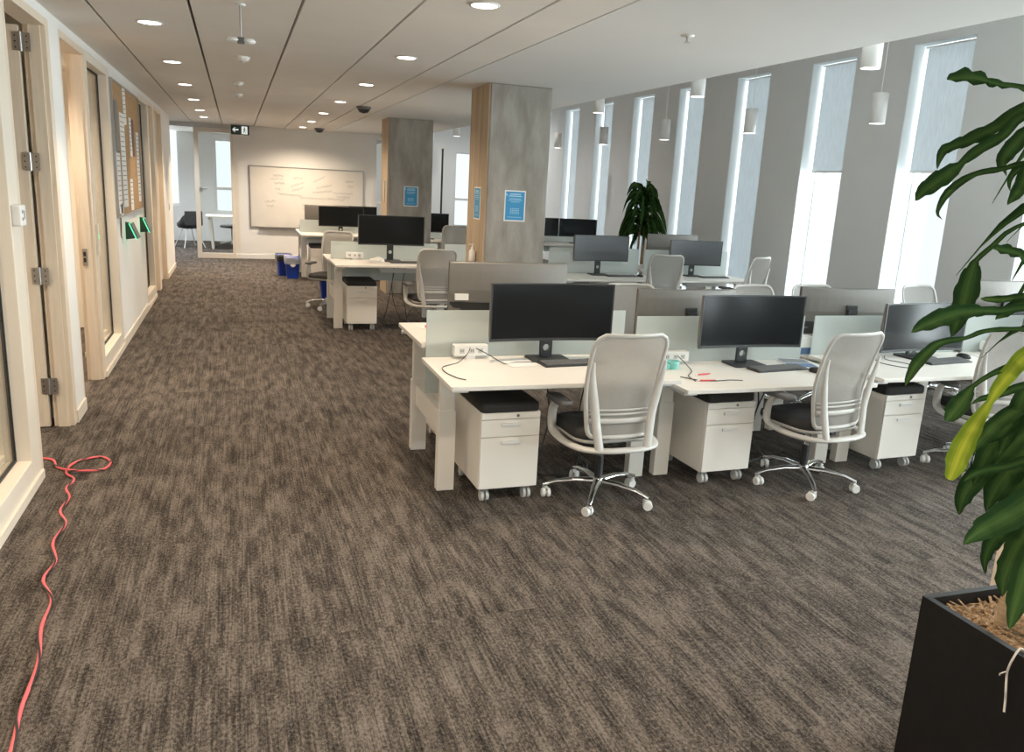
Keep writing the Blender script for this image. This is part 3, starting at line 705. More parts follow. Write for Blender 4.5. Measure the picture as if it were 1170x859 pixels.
# --- mobile pedestal, drawer fronts face -y
def make_pedestal():
    t = thing('mobile_pedestal', '-', 'cabinet'); W, D = .36, .54
    m_ = M['white_lam']
    b = MB(); b.box(-W/2, W/2, .018, D, .085, .545, m_, bev=.003); b.build('cabinet_body', t)
    for z0, z1, hz in ((.405, .505, .475), (.092, .400, .368)):
        d = MB()
        # front with a recessed pull: slabs round a pocket
        hx, hh = .055, .010
        d.box(-W/2+.003, -hx, 0, .017, z0, z1, m_); d.box(hx, W/2-.003, 0, .017, z0, z1, m_); d.box(-hx, hx, 0, .017, z0, hz-hh, m_); d.box(-hx, hx, 0, .017, hz+hh, z1, m_); d.box(-hx, hx, .012, .017, hz-hh, hz+hh, M['edge'])
        o = d.build('drawer', t)
        hd = MB(); hd.box(-hx, hx, -.010, .002, hz+hh-.004, hz+hh, M['white_metal']); hd.box(-hx, hx, -.010, -.006, hz-.006, hz+hh-.004, M['white_metal']); hd.build('handle', o)
    MB().box(-W/2+.003, W/2-.003, 0, .017, .509, .545, m_).build('top_rail', t)
    MB().cyl((.04, -.004, .527), (.04, .0, .527), .009, M['outlet'], 12).build('lock', t)
    c = MB(); c.ring([[(x*sc, D/2+y*sc, z) for x, y in rrect(W*.985, D*.985, .03, 4)] for sc, z in ((.985, .546), (1, .553), (1, .585), (.985, .596), (.93, .602))], M['cushion']); c.build('seat_cushion', t)
    for sx in (-1, 1):
        for y in (.06, D-.05):
            w = MB(); x = sx*(W/2-.05)
            for s in (-1, 1): w.tube([(x+s*.006, y-.008, .034), (x+s*.023, y-.008, .034)], [.032, .032], M['edge'], 16)
            w.box(x-.022, x+.022, y-.02, y+.02, .058, .085, M['steel'], bev=.004); w.build('caster', t)
    return t
pedestal = make_pedestal()

# --- height-adjustable desk: top plus two telescoping columns on a beam; z varies so each is built
def desk(x0, yc, z, label, rz=0, W=1.42, D=.76):
    t = thing('office_desk', label, 'desk', (x0+W/2, yc, 0), rz, 'white sit-stand bench desks')
    o = MB(); o.ring([[(x*sx, y*sy, zz) for x, y in rrect(W, D, .012, 3)] for sx, sy, zz in ((.997, .995, z-.026), (1, 1, z-.023), (1, 1, z-.003), (.998, .996, z))], M['white_lam'], smooth=False); o.build('desktop', t)
    e = 0
    for sx in (-1, 1):
        l = MB(); x = sx*(W/2-.075); m_ = M['white_lam']
        l.box(x-.052, x+.052, -.032, .032, .004, .50, m_, bev=.004); l.box(x-.044, x+.044, -.025, .025, .50, z-.05, m_, bev=.003)
        l.box(x-.045, x+.045, -.30, .30, z-.055, z-.027, M['white_metal']); l.build('leg', t)
    b = MB(); b.box(-W/2+.12, W/2-.12, .06, .12, z-.038, z-.027, M['white_metal']); b.build('crossbar', t)
    tr = MB(); tr.box(-.10, W/2-.15, .14, .28, z-.14, z-.135, M['white_metal']); tr.box(-.10, W/2-.15, .14, .145, z-.135, z-.09, M['white_metal']); tr.box(-.10, W/2-.15, .275, .28, z-.135, z-.09, M['white_metal']); 
    for xx in (-.05, W/2-.2): tr.box(xx-.015, xx+.015, .205, .215, z-.135, z-.026, M['white_metal'])
    tr.build('cable_tray', t)
    return t

def divider(x0, y, z0, z1, label, W=1.36):
    t = thing('frosted_divider', label, 'desk divider', (x0+.03+W/2, y, 0), 0, 'frosted glass desk dividers')
    MB().box(-W/2, W/2, -.005, .005, z0, z1, M['frost']).build('glass_panel', t)
    for xx in (-W/2+.2, W/2-.2): MB().box(xx-.02, xx+.02, -.018, .018, z0, z0+.06, M['white_metal']).build('clamp', t)
    return t
def bench_beam(x, y0, y1, label, z0=.33, z1=.47):
    o = MB(); o.box(x-.03, x+.03, y0, y1, z0, z1, M['white_lam'], bev=.004)
    o.build('bench_beam', label=label, cat='desk frame', group='white end beams of the desk benches')

def make_keyboard():
    t = thing('keyboard', '-', 'keyboard'); b = MB()
    b.prism([(-.065, 0), (.065, 0), (.065, .016), (-.065, .009)], -.22, .22, M['black'], T=Matrix.Rotation(PI/2, 4, 'Z')); b.build('case', t)
    k = MB(); Tm = Matrix.Translation((0, 0, .0125)) @ Matrix.Rotation(math.radians(3), 4, 'X')
    for r in range(5):
        for c_ in range(18): x = -.207+.0235*c_; y = -.05+.0215*r; k.box(x, x+.0195, y, y+.0175, 0, .006, M['outlet'], T=Tm)
    k.build('keys', t); return t
keyboard = make_keyboard()
def make_mouse():
    t = thing('computer_mouse', '-', 'mouse'); b = MB(); rr = []
    for s_, z in ((.85, 0), (1, .006), (.97, .018), (.75, .030), (.35, .036)): rr.append([(.031*s_*math.cos(a*PI/10), .055*s_*math.sin(a*PI/10), z) for a in range(20)])
    b.ring(rr, M['black']); b.build('shell', t); MB().box(-.004, .004, .018, .038, .028, .037, M['edge'], bev=.002).build('wheel', t); return t
mouse = make_mouse()
def make_power():
    t = thing('power_box', '-', 'power outlet'); MB().box(-.11, .11, -.03, .03, .02, .09, M['white_plastic'], bev=.005).build('housing', t)
    MB().box(-.03, .03, -.02, .035, 0, .02, M['white_metal']).build('clamp', t)
    for x in (-.06, .005, .06):
        k = MB(); k.box(x-.016, x+.016, -.0312, -.030, .038, .068, M['edge']); k.box(x-.008, x-.004, -.0316, -.0312, .048, .06, M['black']); k.box(x+.004, x+.008, -.0316, -.0312, .048, .06, M['black']); k.build('socket', t)
    return t
power = make_power()
def cable(pts, label, r=.003, m_=None, group=None, name='cable'):
    o = MB(); o.tube(smooth_path(pts, 6), r, m_ or M['cable'], 6); return o.build(name, label=label, cat='cable', group=group)
# ------------------------------------------------------------------ benches
X0 = [1.07, 2.525, 3.98, 5.435]
G_CH = 'white mesh-back task chairs'; G_MO = 'wide black desk monitors'; G_PE = 'white mobile pedestals with black cushions'
zf1 = [.735, .67, .70, .70]; zb1 = [.82, .655, .675, .755]
o1 = ['nearest the aisle', 'second from the aisle', 'third from the aisle', 'nearest the window wall']
for i in range(4):
    desk(X0[i], 4.46, zf1[i], 'white desk on the camera side of the front bench, '+o1[i])
    desk(X0[i], 5.235, zb1[i], 'white desk on the far side of the front bench, '+o1[i], PI)
    divider(X0[i], 4.848, .50 if i == 0 else .55, 1.03 if i == 0 else .99, 'frosted glass panel of the front bench, '+o1[i])
bench_beam(1.145, 4.50, 5.195, 'white beam joining the end legs of the front bench')
# middle bench
zf2 = [.815, .72, .685, .685]; zb2 = [.80, .72, .72, .75]
for i in range(4):
    desk(X0[i], 9.93, zf2[i], 'white desk on the near side of the middle bench, '+o1[i])
    desk(X0[i], 10.705, zb2[i], 'white desk on the far side of the middle bench, '+o1[i], PI)
    divider(X0[i], 10.318, .55, 1.03, 'frosted glass panel of the middle bench, '+o1[i])
bench_beam(1.145, 9.97, 10.67, 'white beam joining the end legs of the middle bench')
zf3 = [.79, .74, .74, .74]
for i in range(4):
    desk(X0[i], 15.2, zf3[i], 'white desk on the near side of the farthest bench, '+o1[i])
    desk(X0[i], 15.975, .79 if i == 0 else .75, 'white desk on the far side of the farthest bench, '+o1[i], PI)
    divider(X0[i], 15.588, .55, 1.02, 'frosted glass panel of the farthest bench, '+o1[i])
bench_beam(1.145, 15.24, 15.94, 'white beam joining the end legs of the farthest bench')

# monitors
mB = make_monitor(lift=.20); mC = make_monitor(lift=.055); mD = make_monitor(lift=.155, Hh=.35, scr='screen_matte'); mE = make_monitor(lift=.19, scr='screen_matte', Hh=.345)
def mon(p, x, y, z, rz, l): return place(p, (x, y, z), rz, l, G_MO)
mon(monitor, 1.865, 4.70, .735, 0, 'black ultrawide monitor on the front desk by the aisle')
mon(monitor, 3.345, 4.70, .67, 0, 'black ultrawide monitor on the second front desk, mouse to its right')
mon(mC, 4.84, 4.68, .70, .06, 'black ultrawide monitor on the third front desk, low behind the plant leaves')
mon(mC, 6.25, 4.68, .70, 0, 'black ultrawide monitor on the front desk by the window wall')
bm = mon(monitor, 1.71, 5.08, .82, PI, 'monitor seen from its grey back, behind the front desk by the aisle')
mon(monitor, 3.08, 5.08, .655, PI+.05, 'monitor seen from its grey back, left of the second front monitor')
mon(monitor, 4.50, 5.08, .675, PI-.10, 'monitor seen from its silver back, between second and third front monitors')
mon(monitor, 6.06, 5.08, .755, PI, 'monitor seen from its silver back, behind the plant leaves')
MB().box(.29, .38, .012, .030, .245, .285, M['paper']).build('asset_sticker', bm, label='small white sticker on the grey back')
mon(mB, 1.815, 10.12, .815, 0, 'black ultrawide monitor on the middle bench by the aisle')
mon(mE, 4.68, 10.12, .685, .03, 'monitor with pale reflection on the middle bench, left of the bushy plant')
mon(mD, 6.15, 10.12, .685, -.02, 'monitor with pale reflection on the middle bench, right of the bushy plant')
mon(monitor, 6.04, 10.56, .75, PI, 'monitor seen from its silver back, beside the bushy plant')
mon(monitor, 1.83, 15.42, .79, 0, 'black monitor on the farthest bench in front of the whiteboard')
mon(monitor, 1.62, 15.82, .79, PI, 'black monitor peeping out left on the farthest bench')
mon(monitor, 2.18, 16.05, .79, .1, 'black monitor peeping out right on the farthest bench')
mon(monitor, 3.46, 15.42, .74, 0, 'black monitor right of the far column')
mon(monitor, 6.58, 15.42, .74, 0, 'black monitor on the farthest bench right of the near column')
mon(monitor, 5.74, 15.42, .74, 0, 'black monitor on the farthest bench at the right edge of the near column')

# chairs
def ch(x, y, rz, l): return place(chair, (x, y, 0), rz, l, G_CH)
ch(2.02, 4.16, .03, 'mesh-back chair at the front desk by the aisle')
ch(3.47, 4.12, .16, 'mesh-back chair turned a little at the second front desk')
ch(4.96, 4.14, -.30, 'mesh-back chair at the third front desk, partly behind plant leaves')
ch(3.08, 5.80, PI-.1, 'chair top seen between the two nearest turned monitors')
ch(4.36, 5.82, PI+.1, 'chair top just above the second front monitor')
ch(5.02, 5.88, PI, 'chair left of the silver monitor back on the front bench')
ch(6.36, 5.95, PI+.1, 'chair top against the bright window behind the third front monitor')
ch(2.18, 9.42, .03, 'mesh-back chair at the middle bench by the aisle')
ch(5.22, 9.45, -.12, 'mesh-back chair at the middle bench below the bushy plant')
ch(6.48, 9.42, .42, 'turned see-through mesh chair at the middle bench by the windows')
ch(1.22, 11.55, PI-.55, 'mesh-back chair at the aisle end behind the middle bench')
ch(3.76, 14.72, 0, 'mesh-back chair at the farthest bench right of the far column')

# pedestals
def pd(x, y, rz, l): return place(pedestal, (x, y, 0), rz, l, G_PE)
pd(1.46, 4.19, .02, 'white pedestal under the front desk by the aisle')
pd(2.94, 4.21, .03, 'white pedestal under the second front desk')
pd(4.34, 4.22, .05, 'white pedestal under the third front desk')
pd(1.46, 5.62, PI, 'white pedestal under the far side of the front bench')
pd(1.41, 9.74, 0, 'white pedestal under the middle bench by the aisle')
pd(1.42, 14.95, 0, 'white pedestal under the farthest bench by the aisle')

# keyboards, mice, power boxes
G_K = 'black keyboards on the desks'
for x, y, z, rz, l in ((1.98, 4.56, .735, .08, 'black keyboard below the front monitor by the aisle'), (3.50, 4.54, .67, .12, 'black keyboard below the second front monitor'),
                       (4.93, 4.50, .70, .12, 'black keyboard below the third front monitor'), (1.99, 9.93, .815, .05, 'black keyboard on the middle bench by the aisle'),
                       (4.95, 9.96, .685, .05, 'black keyboard on the middle bench left of the bushy plant'), (6.40, 9.96, .685, .05, 'black keyboard on the middle bench right of the bushy plant')):
    place(keyboard, (x, y, z), rz, l, G_K)
for x, y, z, l in ((3.72, 4.42, .67, 'black mouse on the second front desk'), (5.24, 4.62, .70, 'black mouse on the third front desk'), (5.22, 9.93, .685, 'black mouse on the middle bench left of the plant')):
    place(mouse, (x, y, z), .3, l, 'black mice on the desks')
for x, y, z, l in ((1.37, 4.79, .735, 'white power box on the front desk by the aisle'), (2.82, 4.79, .67, 'white power box behind the teal holder on the second front desk'),
                   (5.72, 4.79, .70, 'white power box behind the plant leaves'), (1.38, 10.25, .815, 'white power box on the middle bench by the aisle')):
    place(power, (x, y, z), 0, l, 'white socket boxes clamped to desks')

# cables on and under the desks
G_C = 'thin black desk cables'
z = .735
cable([(1.36, 4.755, z+.075), (1.33, 4.70, z+.05), (1.26, 4.66, z+.004), (1.14, 4.55, z+.004), (1.12, 4.42, z+.004), (1.15, 4.28, z+.004), (1.19, 4.22, z+.004)], 'black cable looping from the power box to the front left desk corner', group=G_C)
cable([(1.40, 4.755, z+.07), (1.45, 4.68, z+.05), (1.54, 4.60, z+.004), (1.62, 4.63, z+.004), (1.75, 4.62, z+.004)], 'black cable from the power box toward the front left monitor foot', group=G_C)
z = .67
cable([(2.84, 4.755, z+.06), (2.85, 4.68, z+.03), (2.83, 4.55, z+.004), (2.73, 4.42, z+.004), (2.70, 4.28, z+.004)], 'black cable hanging from the power box beside the red pens', group=G_C)
cable([(2.66, 4.40, z+.004), (2.74, 4.30, z+.004), (2.84, 4.27, z+.004), (2.95, 4.28, z+.004), (3.03, 4.26, z+.004)], 'short black cable lying across the second front desk', group=G_C)
z = .70
cable([(4.40, 4.62, z+.004), (4.36, 4.50, z+.004), (4.42, 4.36, z+.004), (4.52, 4.36, z+.004), (4.55, 4.48, z+.004), (4.50, 4.62, z+.004), (4.60, 4.74, z+.004)], 'black cable loop left of the third front monitor', group=G_C)
for k, (x, y, zz, l) in enumerate(((1.95, 4.62, .68, 'black cables drooping under the front desk by the aisle'), (3.3, 4.62, .61, 'black cables drooping under the second front desk'), (1.9, 10.1, .75, 'black cables drooping under the middle bench by the aisle'))):
    r_ = random.Random(k)
    for j in range(4):
        xx = x+r_.uniform(-.3, .3)
        o = MB(); o.tube(smooth_path([(xx, y, zz), (xx+r_.uniform(-.1, .1), y+.02, zz*.6), (xx+r_.uniform(-.1, .1), y+.04, zz*.25), (xx+r_.uniform(-.15, .15), y, .012), (xx+r_.uniform(-.3, .3), y-.1, .012), (xx+r_.uniform(-.4, .4), y+.1, .012)], 5), .005, M['cable'], 6)
        o.build('cable', label=l, cat='cable', group='drooping black cables')

# loose things on the desks
MB().add([(1.56, 4.50, .7365), (1.76, 4.54, .7365), (1.73, 4.76, .7365), (1.53, 4.72, .7365), (1.56, 4.50, .738), (1.76, 4.54, .738), (1.73, 4.76, .738), (1.53, 4.72, .738)], [(0,1,2,3), (4,5,6,7), (0,1,5,4), (1,2,6,5), (2,3,7,6), (3,0,4,7)], M['paper']).build('paper_sheet', label='white paper sheet left of the front monitor foot', cat='paper')
o = MB(); o.lathe([(.033, 0), (.04, .03), (.042, .055), (.039, .055), (.036, .03), (.030, .004)], M['teal'], n=20); o.box(-.11, -.035, -.03, .03, 0, .035, M['teal'], bev=.008)
o.build('teal_holder', loc=(2.74, 4.64, .67), label='small teal desk holder in front of the second power box', cat='desk holder')
for x, y, a, l in ((2.85, 4.44, .2, 'red pen farther back on the second front desk'), (2.78, 4.28, -.1, 'red pen nearer the left edge of the second front desk')):
    o = MB(); Tm = Matrix.Rotation(a, 4, 'Z'); o.tube([(-.05, 0, .006), (.05, 0, .006)], .0055, M['red'], 8, T=Tm); o.tube([(.05, 0, .006), (.065, 0, .006)], [.005, .001], M['black'], 8, T=Tm); o.tube([(-.065, 0, .006), (-.05, 0, .006)], .0058, M['white_plastic'], 8, T=Tm)
    o.build('pen', loc=(x, y, .67), label=l, cat='pen', group='red pens')
o = MB(); o.box(-.11, .11, -.15, .15, 0, .006, M['paper']); o.box(-.10, .10, -.14, -.02, .006, .0075, M['bookblue']); o.box(-.10, .10, .0, .13, .006, .007, M['ink'])
o.build('brochure', loc=(3.94-.16, 4.70, .67), rz=-.25, label='white and blue brochure right of the second front monitor', cat='brochure')
t = thing('tissue_box', 'small white box with dark blue band behind the brochure', 'box', (4.00, 4.93, .675))
MB().box(-.06, .06, -.045, .045, 0, .15, M['paper'], bev=.004).build('carton', t); MB().box(-.061, .061, -.046, .046, .02, .07, M['bookblue']).build('blue_band', t)
o = MB(); r_ = random.Random(4)
for k, (cx, cy, cz, rr) in enumerate(((0, 0, .028, .055), (.06, .01, .022, .045), (-.05, .015, .02, .04), (.015, -.02, .045, .04))):
    prof = []
    rings = []
    for j in range(6):
        ph = PI*(.04+.46*2*j/5*.96); rings.append([(cx+rr*math.sin(ph)*math.cos(2*PI*i/10)*r_.uniform(.75, 1.2), cy+rr*.8*math.sin(ph)*math.sin(2*PI*i/10)*r_.uniform(.75, 1.2), max(.001, cz+rr*.8*math.cos(ph)*r_.uniform(.8, 1.1))) for i in range(10)])
    o.ring(rings, M['paper'], smooth=False)
o.build('crumpled_tissue', loc=(1.60, 9.90, .815), label='crumpled white tissue on the middle bench by the aisle', cat='tissue')
o = MB(); o.box(-.14, .14, -.1, .1, 0, .002, M['paper'], T=Matrix.Rotation(.3, 4, 'Z')); o.box(-.12, .12, -.09, .09, .0022, .004, M['paper'], T=Matrix.Rotation(-.2, 4, 'Z')); o.box(-.10, .02, -.06, .05, .0042, .0052, M['red'], T=Matrix.Rotation(-.2, 4, 'Z'))
o.build('paper_stack', loc=(1.32, 5.42, .82), label='small stack of papers with a red corner on the far front bench', cat='paper')
# dispenser on the column
t = thing('sanitiser_bottle', 'small white dispenser bottle on the tan side of the near column', 'dispenser', (2.27, 8.0, 1.03))
MB().lathe([(.001, 0), (.032, 0), (.034, .02), (.034, .11), (.014, .135), (.012, .15)], M['white_plastic'], n=16).build('bottle', t)
o = MB(); o.cyl((0, 0, .148), (0, 0, .175), .006, M['white_plastic'], 8); o.box(-.035, .01, -.008, .008, .17, .183, M['white_plastic'], bev=.003); o.build('pump', t); MB().box(-.03, .04, -.04, .04, -.006, 0, M['steel']).build('bracket', t)
# far bench small things
t = thing('pen_cup', 'dark cup with pens at the aisle end of the farthest bench', 'pen cup', (1.15, 15.85, .79))
MB().lathe([(.001, 0), (.04, 0), (.045, .11), (.041, .11), (.038, .01)], M['outlet'], n=16).build('cup', t)
for x, y in ((-.01, .01), (.015, -.01), (.0, -.02)): MB().tube([(x, y, .01), (x*2.4, y*2.4, .17)], .005, M['edge'], 6).build('pen', t)
t = thing('file_tray', 'white paper tray at the aisle end of the farthest bench', 'tray', (1.32, 15.9, .79))
o = MB(); o.box(-.12, .12, -.15, .15, 0, .006, M['white_plastic']); o.box(-.12, -.114, -.15, .15, .006, .12, M['white_plastic']); o.box(.114, .12, -.15, .15, .006, .12, M['white_plastic']); o.box(-.114, .114, .144, .15, .006, .12, M['white_plastic']); o.build('tray', t)
MB().box(-.10, .10, -.13, .13, .007, .05, M['paper']).build('papers', t)

# ------------------------------------------------------------------ bins by the far bench
def bin_(x, y, rz, label, bag, h=.36):
    t = thing('recycling_bin', label, 'bin', (x, y, 0), rz, 'blue bins by the benches')
    b = MB(); sec = [(.78, .004), (.80, .02), (1, h), (1.06, h), (1.06, h+.02), (.97, h+.02), (.78, .03)]
    b.ring([[(px*s_, py*s_, z_) for px, py in rrect(.25, .30, .04, 4)] for s_, z_ in sec], M['blue']); b.build('tub', t)
    if bag is not None:
        r_ = random.Random(int(x*100)); o = MB(); rings = []
        for s_, z_ in ((.93, h-.03), (1.0, h+.025), (1.09, h+.03), (1.12, h-.02), (1.09, h-.09)):
            rings.append([(px*s_*r_.uniform(.985, 1.03), py*s_*r_.uniform(.985, 1.03), z_+r_.uniform(-.015, .012)) for px, py in rrect(.25, .30, .04, 4)])
        o.ring(rings, bag, cap=False); o.build('bin_liner', t)
    return t
bin_(.80, 15.45, .1, 'blue recycling bin with black liner, left one of the pair by the far bench', M['bag'])
t = bin_(.925, 15.02, 0, 'blue recycling bin with clear liner, right one of the pair by the far bench', M['clearbag'])
o = MB(); o.prism([(.05*math.cos(a*PI/3+.5), .26+.05*math.sin(a*PI/3+.5)) for a in range(6)], -.152, -.149, M['paper']); o.build('white_symbol', t)
bin_(1.28, 12.4, 0, 'blue bin under the far end of the middle bench', None, .30)

# ------------------------------------------------------------------ extension cable on the carpet
pts = [(-.66, 2.05), (-.70, 2.40), (-.715, 2.60), (-.73, 2.77), (-.735, 3.04), (-.775, 3.30), (-.78, 3.52), (-.85, 3.72), (-.835, 3.90), (-.885, 4.12), (-.87, 4.34), (-.925, 4.52), (-.915, 4.71), (-.955, 4.86), (-.94, 5.0), (-1.0, 5.12), (-1.0, 5.26), (-.94, 5.36), (-.85, 5.39), (-.785, 5.29), (-.80, 5.16), (-.88, 5.115), (-.98, 5.14), (-1.07, 5.24), (-1.12, 5.38), (-1.22, 5.44), (-1.36, 5.52), (-1.5, 5.58), (-1.9, 5.4), (-2.4, 5.5)]
o = MB(); sp = smooth_path([(x, y, .009+(.010 if i in (21, 22) else 0)) for i, (x, y) in enumerate(pts)], 8)
o.tube(sp, .0072, M['pink'], 8); 
sp2 = []
for i, p in enumerate(sp):
    a = i*.42; sp2.append(p+Vector((math.cos(a)*.007, math.sin(a)*.004, .003+.004*math.sin(a))))
o.tube(sp2, .0045, M['cable'], 6)
o.build('extension_cord', label='coral pink and black twisted cable on the carpet, looped by the open office door', cat='cable')

# ------------------------------------------------------------------ foreground dracaena in a square black planter
def leaf_strip(mb, path, m_, fold=.25, nrm=None):
    """path: (x, y, z, width); a ribbon with a folded midrib and wavy margin"""
    P = [Vector(p[:3]) for p in path]; n = len(P); vs = []; uvs = []; fs = []
    for i in range(n):
        d = (P[min(i+1, n-1)]-P[max(i-1, 0)]).normalized()
        ref = Vector(nrm) if nrm else Vector((-.55, -.75, .45))
        s = d.cross(ref); s = s.normalized() if s.length > 1e-5 else Vector((1, 0, 0)); u = s.cross(d)
        hw = path[i][3]/2; wav = .30*math.sin(i*1.9+P[0].x*40)*hw
        for k, t in enumerate((-1, -.5, 0, .5, 1)):
            vs.append(P[i]+s*hw*t+u*(hw*fold*abs(t)+wav*t*abs(t))); uvs.append(((t+1)/2, i/(n-1)))
    for i in range(n-1):
        for k in range(4): a = i*5+k; fs.append((a, a+1, a+6, a+5))
    mb.add(vs, fs, m_, True, uvs=uvs)
def resample(path, n=3):
    V = [Vector((p[0], p[1], p[2])) for p in path]; sp = smooth_path(V, n); out = []
    for i, p in enumerate(sp):
        j = min(i//n, len(path)-2); t = i/n-j; out.append((p.x, p.y, p.z, path[j][3]*(1-t)+path[j+1][3]*t))
    return out
